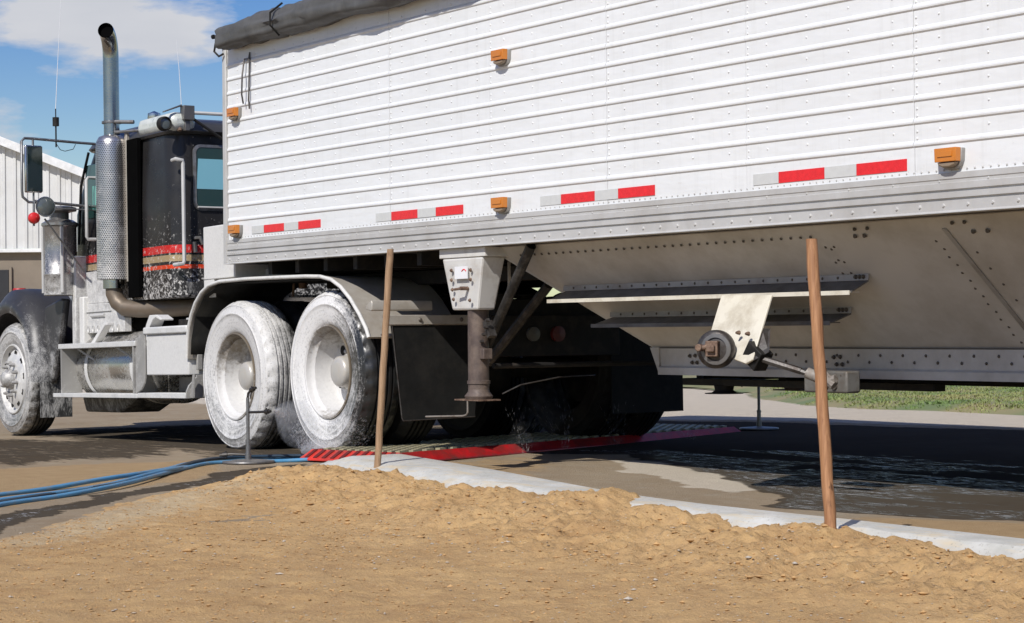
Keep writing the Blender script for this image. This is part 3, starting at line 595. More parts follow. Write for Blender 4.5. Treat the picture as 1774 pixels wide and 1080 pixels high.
# ================================================================== building behind
bld = thing('metal_building', 'white ribbed metal building with sloping roof edge and brown lower wall behind the truck', 'building', (-41.44, 13.55, -0.12), rot=(0, 0, rad(55.91)))
def roofz(x): return 6.24 - 0.40 * x
for i in range(-9, 6):
    x0 = i * 0.9; x1 = x0 + 0.895; m = MB()
    m.hexa([(x0, 0, 3.28), (x1, 0, 3.28), (x1, .04, 3.28), (x0, .04, 3.28)], [(x0, 0, roofz(x0) - .1), (x1, 0, roofz(x1) - .1), (x1, .04, roofz(x1) - .1), (x0, .04, roofz(x0) - .1)])
    for k in range(3):
        a = x0 + 0.12 + k * 0.3
        m.hexa([(a - .035, -.045, 3.28), (a + .035, -.045, 3.28), (a + .055, 0, 3.28), (a - .055, 0, 3.28)], [(a - .035, -.045, roofz(a) - .12), (a + .035, -.045, roofz(a) - .12), (a + .055, 0, roofz(a) - .12), (a - .055, 0, roofz(a) - .12)])
    m.build('siding_panel', 'siding', bld, smooth=0)
MB().hexa([(-8.3, -.3, roofz(-8.3) - .12), (5.3, -.3, roofz(5.3) - .12), (5.3, .25, roofz(5.3) - .12), (-8.3, .25, roofz(-8.3) - .12)], [(-8.3, -.3, roofz(-8.3) + .12), (5.3, -.3, roofz(5.3) + .12), (5.3, .25, roofz(5.3) + .12), (-8.3, .25, roofz(-8.3) + .12)]).build('roof_trim', 'siding_trim', bld, smooth=0, bevel=.01)
MB().hexa([(-8.2, .25, roofz(-8.2)), (5.2, .25, roofz(5.2)), (5.2, 20, roofz(5.2)), (-8.2, 20, roofz(-8.2))], [(-8.2, .25, roofz(-8.2) + .06), (5.2, .25, roofz(5.2) + .06), (5.2, 20, roofz(5.2) + .06), (-8.2, 20, roofz(-8.2) + .06)]).build('roof', 'roof_grey', bld, smooth=0)
MB().box((-8.1, .12, 0), (5.3, .4, 3.23)).build('lower_wall', 'brown_wall', bld, smooth=0)
MB().box((5.2, .3, 0), (5.4, 20, roofz(5.3) - .1)).build('side_wall', 'siding', bld, smooth=0)
MB().box((-8.1, -.10, 3.17), (5.3, .1, 3.27)).build('base_trim', 'siding_trim', bld, smooth=0, bevel=.01)
d = MB().box((-.75, .05, 0), (.22, .118, 2.70)).build('door', 'door_dark', bld, bevel=.01); MB().box((.1, 0, 1.1), (.14, .05, 1.2)).build('handle', 'alu_rail', d)
MB().box((.23, .04, 0), (.30, .119, 2.78)).build('door_frame', 'brown_wall', bld)
rd = thing('red_drum', 'small red drum on a dark post in front of the brown wall', 'drum', (-41.0, 13.93, -0.42))
MB().lathe([(0, 1.5), (.16, 1.5), (.18, 1.53), (.18, 1.8), (.187, 1.82), (.18, 1.84), (.18, 2.15), (.187, 2.17), (.18, 2.19), (.18, 2.46), (.16, 2.49), (0, 2.49)], (0, 0, 0), 'z', 20).build('drum_body', 'red_dull', rd)
MB().box((-.07, -.07, 0), (.07, .07, 1.5)).build('post', 'steel_dark', rd)

# ================================================================== trailer
tr = thing('grain_trailer', 'white ribbed grain hopper trailer with grey rolled tarp, amber lamps and red reflective tape', 'trailer')
X1 = 12.15
ribs = [1.562 + 0.0963 * k for k in range(12)]
def rib_profile():
    p = [(0.0, 1.4375)]
    for z in ribs: p += [(0.0, z - 0.006), (-0.0025, z - 0.0035), (-0.0068, z + 0.0005), (-0.0080, z + 0.0065), (-0.0068, z + 0.013), (-0.002, z + 0.021), (0.0, z + 0.024)]
    p += [(0.0, 2.80)]
    return p + [(y + 0.004 if False else 0.03, z) for y, z in ((0, 2.80), (0, 1.4375))]
RP = rib_profile(); seams = [0.052] + [0.052 + 1.0825 * k for k in range(1, 11)] + [X1]
for a, b in zip(seams[:-1], seams[1:]):
    k = int(round((a - .052) / 1.0825)) % 2
    m = MB().ext([(y - 0.0012 * k, z) for y, z in RP], a, b - 0.003)
    m.build('side_panel', 'trailer_white', tr, smooth=0)
# riveted columns on the flats
m = MB(); zs = [1.5 + 0 * k for k in range(0)] + [z + 0.062 for z in ribs[:-1]] + [2.66]
x = 0.20
while x < 9.6:
    for z in zs: m.rivet((x, -0.001, z), (0, -1, 0), 0.0062, 0.0036)
    x += 0.2705
for s in seams[1:-2]:
    for z in zs: m.rivet((s + 0.014, -0.0005, z), (0, -1, 0), 0.0065, 0.004); m.rivet((s + 0.014, -0.0005, z - 0.03), (0, -1, 0), 0.0065, 0.004)
m.build('side_rivets', 'trailer_white', tr, kind='stuff')
m = MB(); x = 0.09
while x < 9.8: m.rivet((x, -0.0005, 1.4495), (0, -1, 0), 0.0055, 0.004); x += 0.043
m.build('sill_rivets', 'rivet', tr, kind='stuff')
# front corner post, front wall, far side, rear wall
MB().ext([(-0.018, 0), (0.10, 0), (0.10, 0.045), (0.035, 0.050), (-0.018, 0.050)][::-1] if 0 else [(-0.018, 1.275), (0.12, 1.275), (0.12, 2.84), (-0.018, 2.84)], 0.0, 0.050).build('corner_post', 'alu_rail', tr, bevel=.006)
box('front_wall', (0.004, .121, 1.275), (.049, 2.479, 2.84), 'trailer_white', tr)
MB().ext([(-0.018, 1.275), (0.12, 1.275), (0.12, 2.84), (-0.018, 2.84)], 0.0, 0.050).build('corner_post', 'alu_rail', tr, bevel=.006).location = (0, 2.5, 0)
box('far_side_wall', (.052, 2.57, 1.43), (X1, 2.60, 2.80), 'trailer_white', tr, bevel=0)
box('rear_wall', (X1 + .001, 0, 1.27), (X1 + .05, 2.6, 2.8), 'trailer_white', tr)
# bottom rail: extruded section with two grooves and a riveted lip
def rail(yo, sg):
    p = [(0.004, 1.4365), (-0.012, 1.4365), (-0.012, 1.412), (-0.008, 1.409), (-0.008, 1.397), (-0.014, 1.394), (-0.014, 1.368), (-0.004, 1.365), (-0.004, 1.359), (-0.015, 1.356), (-0.015, 1.333), (-0.004, 1.330), (-0.004, 1.324),
         (-0.013, 1.321), (-0.013, 1.281), (-0.020, 1.274), (-0.020, 1.271), (0.06, 1.271), (0.06, 1.285), (0.004, 1.285)]
    return [(yo + sg * y, z) for y, z in p]
MB().ext(rail(0, 1), 0.0, X1).build('bottom_rail', 'alu_rail', tr, smooth=30)
MB().ext(rail(2.6, -1), 0.0, X1).build('bottom_rail', 'alu_rail', tr, smooth=30)
m = MB(); x = .09
while x < 9.8:
    m.rivet((x, -0.013, 1.302), (0, -1, 0), 0.0095, 0.006); x += 0.1353
x = .2
while x < 9.8:
    m.rivet((x, -0.008, 1.403), (0, -1, 0), 0.0065, 0.004); x += 0.2705
for k in range(9): m.rivet((.05 + .03 * k, -.014, 1.345), (0, -1, 0), .006, .004); m.rivet((.05 + .035 * k, -.013, 1.288), (0, -1, 0), .006, .004)
m.build('rail_rivets', 'rivet', tr, kind='stuff')
# reflective tape
TAPE = [(.404, .578, 0), (.580, .864, 1), (.866, 1.060, 0), (1.062, 1.356, 1), (2.048, 2.230, 0), (2.232, 2.529, 1), (2.531, 2.730, 0), (2.732, 3.021, 1), (3.784, 3.973, 0), (3.975, 4.272, 1), (4.274, 4.471, 0), (4.473, 4.771, 1),
        (5.511, 5.686, 0), (5.688, 5.991, 1), (5.993, 6.194, 0), (6.196, 6.500, 1), (7.25, 7.43, 0), (7.43, 7.73, 1), (7.73, 7.92, 0), (7.92, 8.22, 1)]
for a, b, r in TAPE:
    box('reflective_tape', (a, -0.0042, 1.4625), (b, -0.0015, 1.5135), 'tape_red' if r else 'tape_white', tr, bevel=0, smooth=0, label='red strip of reflective tape' if r else 'white strip of reflective tape')
# amber marker lamps with grey rubber boot below
def marker(x, z):
    sc = lambda pts: [(x + a * 1.16, z + b * 1.08) for a, b in pts]
    base = MB().ext(sc([(-.052, -.016), (-.044, -.036), (-.025, -.05), (.025, -.05), (.044, -.036), (.052, -.016), (.055, .030), (-.055, .030)]), -0.024, -0.001, 'y')
    o = base.build('marker_lamp', 'hopper_grey', tr, bevel=.003)
    l = MB().ext(sc([(-.050, -.022), (.050, -.022), (.052, .031), (-.052, .031)]), -0.056, -0.0242, 'y').ext(sc([(-.035, -.004), (.035, -.004), (.035, .019), (-.035, .019)]), -0.060, -0.0558, 'y')
    l.build('amber_lens', 'amber', o, bevel=.007)
    MB().ext(sc([(-.046, -.0235), (.046, -.0235), (.036, -.036), (.018, -.043), (-.018, -.043), (-.036, -.036)]), -0.050, -0.0242, 'y').build('lens_boot', 'boot', o, bevel=.006)
for p in ((0.206, 1.497), (3.442, 1.494), (6.769, 1.503), (0.202, 2.291), (3.455, 2.300), (6.79, 2.31)): marker(*p)
# folded rod hook near the front
MB().tube([(.345, -.02, 2.64), (.345, -.03, 2.58), (.36, -.045, 2.52), (.352, -.045, 2.40), (.345, -.03, 2.34)], .006, 6).tube([(.41, -.012, 2.68), (.41, -.02, 2.64), (.345, -.02, 2.64)], .005, 6).tube([(.41, -.012, 2.68), (.405, -.02, 2.36), (.415, -.02, 2.30)], .006, 6).build('tarp_hook', 'steel_grease', tr)
# tarp rolled along the top edge, lumpy cloth over the bows
def tarp():
    m = MB(); n = 26; xs = np.arange(0.13, X1, 0.045); rows = []
    for x in xs:
        tie = math.exp(-((x - 0.98) / 0.035) ** 2) + math.exp(-((x - 3.6) / 0.035) ** 2)
        end = min(1, max(0.15, (x - 0.08) / 0.5)) ** 0.5
        w = float(fbm(np.array(x * 1.4), np.array(2.2), 3)) - 0.5
        cy, cz = -0.055 + .02 * w, 2.815 + 0.03 * w - 0.010 * (1 - end)
        for k in range(n):
            a = 2 * PI * k / n; q = float(fbm(np.array(x * 3.3 + 4), np.array(k * .55), 4)) - .5
            r = (0.084 + 0.055 * q + 0.014 * abs(math.sin(k * .9 + 5 * float(fbm(np.array(x * 2.0), np.array(k * .2), 2))))) * (0.86 + .14 * end) * (1 - 0.16 * tie)
            sq = 0.93 / (abs(math.cos(a)) ** 3.4 + abs(math.sin(a)) ** 3.4) ** (1 / 3.4); m.v.append((x, cy + r * sq * math.cos(a) * 0.95, cz + r * sq * math.sin(a) * 1.0))
    N = len(xs); m.f = [(i * n + k, i * n + (k + 1) % n, (i + 1) * n + (k + 1) % n, (i + 1) * n + k) for i in range(N - 1) for k in range(n)] + [tuple(range(n))]; m.m = [0] * len(m.f)
    m.build('rolled_tarp', 'tarp', tr, smooth=80)
    m = MB(); ys = np.linspace(-0.05, 2.62, 14); xs = np.arange(0.1, X1, 0.3)
    for x in xs:
        for y in ys: m.v.append((x, y, 2.86 + 0.07 * math.sin(PI * (y + .05) / 2.67) + .02 * (float(fbm(np.array(x), np.array(y * 2), 3)) - .5) - .03 * abs(math.sin(x * 1.7))))
    n = len(ys); m.f = [(i * n + k, (i + 1) * n + k, (i + 1) * n + k + 1, i * n + k + 1) for i in range(len(xs) - 1) for k in range(n - 1)]; m.m = [0] * len(m.f)
    m.build('tarp_cover', 'tarp', tr, smooth=80)
tarp()
MB().ext([(0.0, 2.845), (2.6, 2.845), (2.5, 2.885), (1.3, 2.925), (0.12, 2.90), (-0.06, 2.88)], .02, .25).build('tarp_end_cap', 'tarp_light', tr, bevel=.01)
MB().tube([(.12, -.05, 2.83), (-.03, -.06, 2.835)], .009, 8).tube([(-.03, -.06, 2.835), (-.045, -.065, 2.835)], .016, 8).tube([(.06, -.06, 2.80), (.01, -.07, 2.78), (-.01, -.07, 2.73), (0.02, -.05, 2.695), (.05, -.03, 2.71)], .008, 8).build('tarp_crank', 'steel_dark', tr)
MB().tube([(.97, -.06, 2.93), (.975, -.15, 2.86), (.98, -.155, 2.78), (.985, -.09, 2.715)], .007, 6).build('tarp_strap', 'black_rubber', tr)

# nose underside
box('nose_floor', (.05, .065, 1.272), (3.2, 2.535, 1.284), 'steel_dark', tr)
for x in np.arange(.5, 3.1, .38): box('crossmember', (x, .07, 1.19), (x + .05, 2.53, 1.271), 'steel_dark', tr, bevel=0)
for y in (.62, 1.9): box('frame_rail', (.3, y, 1.10), (4.0, y + .09, 1.189), 'steel_dark', tr)

# ---- hopper
YT, ZT, YB, ZB = 0.12, 1.268, 0.72, 0.70
def hp(x, z, off=0.0):   # point on sloping side plate
    k = (ZT - z) / (ZT - ZB); y = YT + (YB - YT) * k; ny = -(ZT - ZB); nz = -(YB - YT); l = math.hypot(ny, nz)
    return Vector((x, y + off * ny / l, z + off * nz / l))
HN = Vector((0, -(ZT - ZB), -(YB - YT))).normalized()
XL = lambda z: 3.10 + (ZT - z) * 1.30
hop = MB()
hop.slab([hp(XL(ZT), ZT), hp(XL(ZB), ZB), hp(11.2, ZB), hp(11.9, ZT)][::-1], 0.012)
hop.build('hopper_side', 'hopper', tr, smooth=0)
mir = MB().slab([(XL(ZT), 2.6 - YT, ZT), (XL(ZB), 2.6 - YB, ZB), (11.2, 2.6 - YB, ZB), (11.9, 2.6 - YT, ZT)], .012); mir.build('hopper_side', 'hopper', tr, smooth=0)
MB().slab([(XL(ZT) + .01, YT, ZT), (XL(ZT) + .01, 2.6 - YT, ZT), (XL(ZB) + .01, 2.6 - YB, ZB), (XL(ZB) + .01, YB, ZB)], .012).build('hopper_front', 'hopper', tr, smooth=0)
# upper riveted band of the side plate
MB().slab([hp(XL(ZT) + .02, ZT - .002, .0015), hp(XL(1.215) + .02, 1.215, .0015), hp(11.8, 1.215, .0015), hp(11.8, ZT - .002, .0015)], -.004).build('hopper_top_band', 'hopper', tr, smooth=0)
m = MB(); x = 3.35
while x < 5.75: m.rivet(hp(x, 1.222, .006), HN, .0085, .005); x += .0675
for cx in (6.03, 6.11): m.rivet(hp(cx, 1.245, .006), HN, .010, .010); 
for cx in (6.00, 6.06): m.rivet(hp(cx, 1.215, .006), HN, .012, .010)
for cx in (6.62, 6.69): m.rivet(hp(cx, 1.245, .006), HN, .010, .010)
for cx in (6.70, 6.78): m.rivet(hp(cx, 1.205, .006), HN, .012, .010)
for k in range(9): m.rivet(hp(5.75 + .028 * (k % 3) - .01 * (k // 3), 1.17 - .045 * (k // 3) * 1.3 - .01 * (k % 2), 0), HN, .008, .004)
for k in range(14):
    z = 1.17 - .034 * k; xx = 6.50 - (1.224 - z) * -.10
    m.rivet(hp(xx - .06 + .01 * (k % 2), z, 0), HN, .0075, .004); m.rivet(hp(xx + .12, z - .02, 0), HN, .0075, .004) if k % 2 else None
m.build('hopper_rivets', 'dark_rivet', tr, kind='stuff')
q = [hp(6.535, 1.222, .001), hp(6.560, 1.222, .001), hp(6.605, .715, .001), hp(6.580, .715, .001)]
MB().slab(q, -.006).build('hopper_seam', 'hopper_grey', tr, smooth=0)
# lower skirt below the chord
ys_ = YB - .012
MB().ext([(ys_, .695), (ys_ + .004, .60), (ys_ - .004, .597), (ys_ - .016, .590), (ys_ - .016, .552), (ys_ + .05, .552), (ys_ + .05, .56), (ys_ + .012, .565), (ys_ + .018, .695)], XL(ZB) + .06, 11.1).build('lower_skirt', 'hopper', tr, smooth=0)
MB().ext([(2.6 - ys_, .695), (2.6 - ys_, .552), (2.6 - ys_ - .05, .552), (2.6 - ys_ - .018, .695)], XL(ZB) + .06, 11.1).build('lower_skirt', 'hopper', tr, smooth=0)
box('chord_gap', (XL(ZB) + .05, ys_ - .001, .6955), (11.1, ys_ + .03, .7015), 'dark_rivet', tr, bevel=0)
m = MB(); x = 4.25; k = 0
while x < 9: m.rivet((x, ys_ - .0, .665 - .033 * (k % 2)), (0, -1, 0), .0085, .005); x += .075; k += 1
for bx in (4.16, 5.28): 
    for dx, dz in ((0, 0), (.045, .002), (.02, -.035), (.06, -.035)): m.rivet((bx + dx, ys_ - .002, .655 + dz), (0, -1, 0), .012, .012)
m.build('skirt_bolts', 'dark_rivet', tr, kind='stuff')
# slanted end of the skirt
MB().slab([(XL(ZB) - .02, ys_ + .002, .70), (XL(ZB) + .06, ys_ + .002, .552), (XL(ZB) + .06, ys_ + .002, .70)], .01).build('skirt_end', 'hopper', tr, smooth=0)
# two stiffening channels on the sloping side
def channel(xa, xb, z, yl, hgt, litlip):  # sun and shade in the lip and web colours: upper lip pale, rest dark
    m = MB(); top = hp(0, z + hgt); y0 = top.y
    m.ext([(y0 - .010, z + hgt), (y0 - .012, z + hgt - .028), (y0 - .006, z + hgt - .028), (y0 - .004, z + hgt)], xa, xb)
    m.build('channel_flange', 'hopper_grey', tr, smooth=0)
    a = [(xa + .02, y0 - .010, z + hgt - .029), (xb, y0 - .010, z + hgt - .029), (xb - .03, yl, z + .004), (xa - .03, yl, z + .004)]
    MB().slab(a, .006).build('channel_web', 'channel_dark', tr, smooth=0)
    inn = min(hp(0, z).y - .01, yl + .06)
    MB().slab([(xa - .03, yl - .004, z), (xb - .03, yl - .004, z), (xb - .03, inn, z + .001), (xa - .03, inn, z + .001)], .004).build('channel_lip', litlip, tr, smooth=0)
    box('channel_edge', (xa - .03, yl - .0085, z - .010), (xb - .03, yl - .0045, z + .010), litlip, tr, bevel=0)
    m = MB(); x = xa + .1
    while x < xb - .15: m.rivet((x, y0 - .012, z + hgt - .014), (0, -1, 0), .0075, .004); x += .105
    for dx in (.03, .055, .08): m.rivet((xb - dx, y0 - .012, z + hgt - .012), (0, -1, 0), .012, .012)
    m.build('channel_rivets', 'dark_rivet', tr, kind='stuff')
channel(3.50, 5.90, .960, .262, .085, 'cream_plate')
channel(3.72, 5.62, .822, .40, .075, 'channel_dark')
# crank hanger plate, gearbox and rod
MB().slab([(4.99, .235, .966), (5.36, .235, .960), (5.42, .06, .655), (5.37, .06, .635), (5.075, .06, .705)], .012).build('crank_plate', 'cream_plate', tr, bevel=.003)
MB().slab([(5.39, .15, .80), (5.40, .19, .80), (5.47, .12, .69), (5.425, .061, .65)], .006).build('plate_flange', 'steel_grease', tr)
g = MB().lathe([(0, -.03), (.03, -.03), (.034, -.02), (.070, -.018), (.083, -.012), (.092, 0), (.092, .035), (.084, .055), (0, .055)], (0, 0, 0), 'y', 36).build('crank_gearbox', 'steel_grease', tr)
g.location = (5.225, -.005, .703); g.rotation_euler = (0, 0, rad(30))
MB().lathe([(.056, -.028), (.074, -.026), (.074, -.016), (.056, -.016)], (.012, 0, 0), 'y', 28).build('bearing_ring', 'lamp_metal', g)
MB().box((-.030, -.055, -.035), (.032, -.018, .040)).box((-.018, -.075, -.012), (.022, -.0551, .018)).tube([(-.02, -.045, .012), (-.045, -.052, .008), (-.058, -.052, .008)], .014, 8).tube([(-.058, -.075, .008), (-.058, -.032, .008)], .018, 10).build('crank_socket', 'rusty', g, bevel=.004)
MB().rivet((5.28, .1, .78), (0, -1, 0), .012, .02).rivet((5.36, .09, .775), (0, -1, 0), .012, .02).build('plate_bolts', 'rusty', tr)
MB().box((5.33, .08, .62), (5.44, .16, .72), Matrix.Rotation(rad(35), 3, 'Y')).build('knuckle', 'steel_dark', tr, bevel=.005)
MB().tube([(5.40, .10, .665), (5.60, .20, .60)], .017, 8).tube([(5.58, .19, .606), (5.67, .24, .572)], .013, 8).build('drive_rod', 'steel_grease', tr)
MB().tube([(5.62, .22, .592), (5.66, .24, .574), (5.70, .25, .562)], .027, 10).tube([(5.69, .25, .585), (5.75, .27, .535)], .024, 8).tube([(5.68, .25, .545), (5.76, .27, .565)], .02, 8).build('universal_joint', 'joint', tr)
MB().box((5.34, .45, .49), (5.64, .54, .595)).build('gate_gearbox', 'box_grey', tr, bevel=.01)
m = MB()
for bx in (5.50, 5.56): m.lathe([(0, -.01), (.016, -.01), (.018, 0)], (bx, .45, .522), 'y', 10)
for bx in (5.38, 5.44, 5.52, 5.6): m.rivet((bx, .45, .575), (0, -1, 0), .006)
m.build('gearbox_bolts', 'dark_rivet', tr)
for y in (.86, 1.66): box('gate_rail', (3.90, y, .492), (5.80, y + .08, .530), 'steel_dark', tr)
box('gate_slide', (4.0, .95, .50), (5.1, 1.65, .512), 'steel_dark', tr)
for x in (3.92, 4.6, 5.3): box('gate_cross_bar', (x, .945, .513), (x + .06, 1.655, .55), 'steel_dark', tr, bevel=0)
MB().lathe([(.055, 0), (.05, -.025), (.068, -.037), (.105, -.040), (.105, -.044), (0, -.046)], (4.21, .9, .493), 'z', 20).build('gate_pan', 'steel_dark', tr)

# ---- landing gear
def landing(y0, sg, name):
    Y = lambda y: y0 + sg * y
    hs_ = MB().hexa([(2.845, Y(.03), .918), (3.11, Y(.03), .918), (3.11, Y(.15), .918), (2.845, Y(.15), .918)], [(2.765, Y(.014), 1.215), (3.19, Y(.014), 1.215), (3.19, Y(.17), 1.215), (2.765, Y(.17), 1.215)])
    h = hs_.build('leg_housing', 'gear_grey', tr, smooth=0, bevel=.012)
    box('housing_top', (2.74, min(Y(.012), Y(.20)), 1.2155), (3.22, max(Y(.012), Y(.20)), 1.2705), 'gear_grey', tr)
    if sg > 0:
        m = MB()
        for cx, cz in ((2.885, 1.145), (2.885, 1.09), (2.893, 1.035), (2.905, .98), (3.085, 1.142), (3.085, 1.088), (3.075, .972)): m.rivet((cx, Y(.004), cz), (0, -1, 0), .012, .010, 8)
        m.build('housing_bolts', 'rusty', h)
        MB().box((2.925, -.0015, 1.095), (3.055, .006, 1.165)).build('label_plate', 'label_white', h, smooth=0)
        m = MB().tube([(3.0, -.0025, 1.137), (3.015, -.0028, 1.147), (3.03, -.0028, 1.147), (3.045, -.0025, 1.137)], .003, 5).build('label_mark', 'tape_red', h)
        MB().tube([(3.03, .02, 1.04), (3.025, -.03, 1.04)], .011, 8).tube([(3.035, -.026, 1.04), (2.965, -.03, 1.035)], .0075, 8).build('crank_stub', 'rusty', h)
    l = MB().lathe([(.060, .92), (.060, .52), (.066, .518), (.066, .50), (.060, .50), (.060, .47)], (3.01, Y(.10), 0), 'z', 24).build('leg', 'rust', tr)
    MB().lathe([(.060, .4699), (.062, .455), (.082, .43), (.075, .414), (0, .414)], (3.01, Y(.10), 0), 'z', 20).build('leg_ankle', 'rust', l)
    MB().box((2.87, Y(.10) - .075, .405), (3.12, Y(.10) + .075, .413)).build('foot_plate', 'rusty', l)
    box('leg_bracket', (3.065, Y(.10) - .03, .64), (3.11, Y(.10) + .03, .70), 'rust', tr)
landing(0.0, 1, 'a'); landing(2.6, -1, 'b')
MB().tube([(3.56, .09, 1.262), (2.93, .185, .66), (2.85, .20, .585)], .029, 10).build('leg_brace', 'brace_black', tr)
MB().tube([(3.14, .50, 1.06), (2.48, .52, .61)], .029, 8).build('leg_brace', 'brace_black', tr)
MB().tube([(3.01, .2, .60), (3.01, 2.4, .60)], .016, 8).build('cross_brace', 'steel_dark', tr)
MB().tube([(2.884, .40, 1.20), (2.884, .40, 1.06), (2.80, .42, .95), (2.68, .45, .86)], .010, 8).build('vent_tube', 'rivet', tr)
MB().tube([(3.27, .16, 1.08), (3.20, .17, .98), (3.05, .19, .86)], .006, 6).build('red_air_line', 'rusty', tr)
m = MB().box((3.09, .09, .76), (3.12, .14, .86), Matrix.Rotation(rad(-28), 3, 'Y'))
for k in range(4): m.rivet((3.08 + .02 * k, .085, .74 + .04 * k), (0, -1, 0), .012, .02)
m.build('latch_chain', 'steel_grease', tr)
MB().tube([(3.0, .03, .41), (3.0, .03, .34), (2.985, .03, .325), (2.95, .03, .318), (2.55, .03, .302)], .005, 6).build('hanging_rod', 'joint', tr)
MB().tube([(3.04, .24, .44), (3.08, .34, .49), (3.1, .6, .53), (2.9, 1.0, .53)], .004, 6).build('wire', 'steel_grease', tr)

# ================================================================== wheels
def tyre(name, mat, parent, Rr=.52, w=.27, loc=(0, 0, 0)):
    seg = 120; p = [(.296, .03), (.305, .014), (.325, .006), (.36, -.001), (.40, -.006), (.425, -.008), (.428, -.011), (.434, -.011), (.437, -.007), (.46, -.002), (.484, .006), (.488, .003), (.494, .006), (.503, .018), (.513, .033), (.52, .048)]
    a, b = .048, w - .048; n = 4
    for i in range(n):
        c = a + (b - a) * (i + 1) / (n + 1); p += [(.521, c - .009), (.508, c - .006), (.508, c + .006), (.521, c + .009)]
    p += [(r, w - h) for r, h in p[15::-1]]
    p = [(r * Rr / .52 if r > .42 else r, h) for r, h in p]
    m = MB().lathe(p, (0, 0, 0), 'y', seg)
    for i, (x, y, z) in enumerate(m.v):
        k = i % seg; r = math.hypot(x, z)
        if r > Rr * .965 and (y < .072 or y > w - .072) and k % 4 == 0: f = (r - .014) / r; m.v[i] = (x * f, y, z * f)
    return m.build(name, mat, parent, smooth=50)
def drive_wheel(parent, x, y, z, mt, mr, dirr=1, face='deep', Rr=.52, spin=0.0):
    w = MB()
    if face == 'deep':
        w.lathe([(.296, .03), (.303, .016), (.302, .006), (.292, .004), (.285, .010), (.281, .035), (.272, .05), (.258, .06), (.252, .10), (.244, .165), (.236, .19), (.20, .196), (.13, .198), (.05, .198), (0, .198)], (0, 0, 0), 'y', 72)
    elif face == 'steer':
        w.lathe([(.296, .03), (.303, .014), (.298, .002), (.288, .002), (.282, .018), (.272, .045), (.262, .05), (.24, .028), (.20, .010), (.17, .004), (.155, .002), (.10, 0), (.08, -.004), (0, -.004)], (0, 0, 0), 'y', 72)
    else:
        w.lathe([(.296, .03), (.290, .01), (.28, .05), (.25, .08), (.24, .12), (0, .13)], (0, 0, 0), 'y', 48)
    wheel = w.build('wheel', mr, parent, smooth=40)
    wheel.location = (x, y, z); wheel.rotation_euler = (0, spin, 0 if dirr > 0 else PI)
    tyre('tyre', mt, wheel, Rr)
    if face == 'deep':
        MB().lathe([(.118, .1975), (.116, .165), (.104, .155), (.100, .11), (.097, .092), (.085, .080), (.05, .074), (0, .073)], (0, 0, 0), 'y', 40).build('hub', 'hub_white', wheel)
        m = MB()
        for k in range(5):
            a = 2 * PI * k / 5 + .3; m.lathe([(0, .1935), (.030, .1935), (.033, .1955)], (.185 * math.cos(a), 0, .185 * math.sin(a)), 'y', 16)
        m.build('hand_holes', 'steel_dark', wheel)
        m = MB()
        for k in range(10):
            a = 2 * PI * k / 10; m.lathe([(.014, .197), (.014, .175), (.008, .17), (0, .17)], (.142 * math.cos(a), 0, .142 * math.sin(a)), 'y', 6)
        m.build('lug_nuts', 'rivet', wheel, smooth=0)
    if face == 'steer':
        m = MB()
        for k in range(10):
            a = 2 * PI * (k + .5) / 10; m.lathe([(0, .0235), (.024, .0215), (.0265, .0255)], (.226 * math.cos(a), -.004, .226 * math.sin(a)), 'y', 14)
        m.build('hand_holes', 'steel_dark', wheel)
        for k in range(10):
            a = 2 * PI * k / 10; MB().lathe([(.017, .003), (.017, -.025), (.010, -.05), (0, -.052)], (.140 * math.cos(a), 0, .140 * math.sin(a)), 'y', 8).build('lug_nut', 'rim_nut', wheel)
        MB().lathe([(.085, -.002), (.085, -.03), (.078, -.045), (.06, -.075), (.04, -.088), (0, -.09)], (0, 0, 0), 'y', 32).build('hub', 'rim_nut', wheel)
    return wheel

# ================================================================== tractor
tk = thing('semi_truck', 'black semi truck tractor with chrome stack and red and gold stripes, foam on its wheels', 'truck', (0, 0, 0), rot=(0, rad(-1.0), 0))
drive_wheel(tk, -.045, .08, .502, 'tyre_a', 'rim_w')
drive_wheel(tk, 1.272, .08, .525, 'tyre_b', 'rim_w', spin=.5)
drive_wheel(tk, -4.32, .08, .495, 'tyre_s', 'rim_s', face='steer', Rr=.485, spin=.2)
drive_wheel(tk, -4.32, 2.52, .495, 'tyre_d', 'rim_s', face='steer', dirr=-1, Rr=.485)
for x, z in ((-.045, .502), (1.272, .525)):
    drive_wheel(tk, x, .40, z, 'tyre_d', 'steel_dark', face='in'); drive_wheel(tk, x, 2.52, z, 'tyre_d', 'rim_w', -1); drive_wheel(tk, x, 2.20, z, 'tyre_d', 'steel_dark', -1, 'in')
    MB().tube([(x, .3, z), (x, 2.3, z)], .07, 12).lathe([(.08, -.16), (.17, -.1), (.2, 0), (.17, .1), (.08, .16)], (x, 1.3, z), 'y', 20).build('axle', 'steel_dark', tk)
    for y in (.95, 1.65): MB().lathe([(.05, 0), (.13, .02), (.14, .08), (.13, .14), (.05, .16)], (x + .25, y, .62), 'z', 16).build('air_bag', 'black_rubber', tk)
MB().tube([(-4.3, .3, .45), (-4.3, 2.3, .45)], .06, 10).build('axle', 'steel_dark', tk)
for y in (.86, 1.66): box('frame_rail', (-5.0, y, .74), (2.05, y + .08, 1.0), 'steel_dark', tk)
for x in (-3.4, -2.2, -1.0, .6, 1.97): box('crossmember', (x, .945, .78), (x + .07, 1.655, .96), 'steel_dark', tk, bevel=0)
box('rear_crossmember', (2.055, .80, .60), (2.10, 1.8, .86), 'steel_dark', tk)
MB().lathe([(0, -.0), (.045, .0), (.045, .025), (0, .03)], (2.10, 1.11, .74), 'x', 18).build('reverse_lamp', 'grey_lamp_dull', tk)
MB().lathe([(0, -.0), (.05, .0), (.05, .025), (0, .03)], (2.10, 1.30, .74), 'x', 18).build('tail_lamp', 'red_lamp_dull', tk)
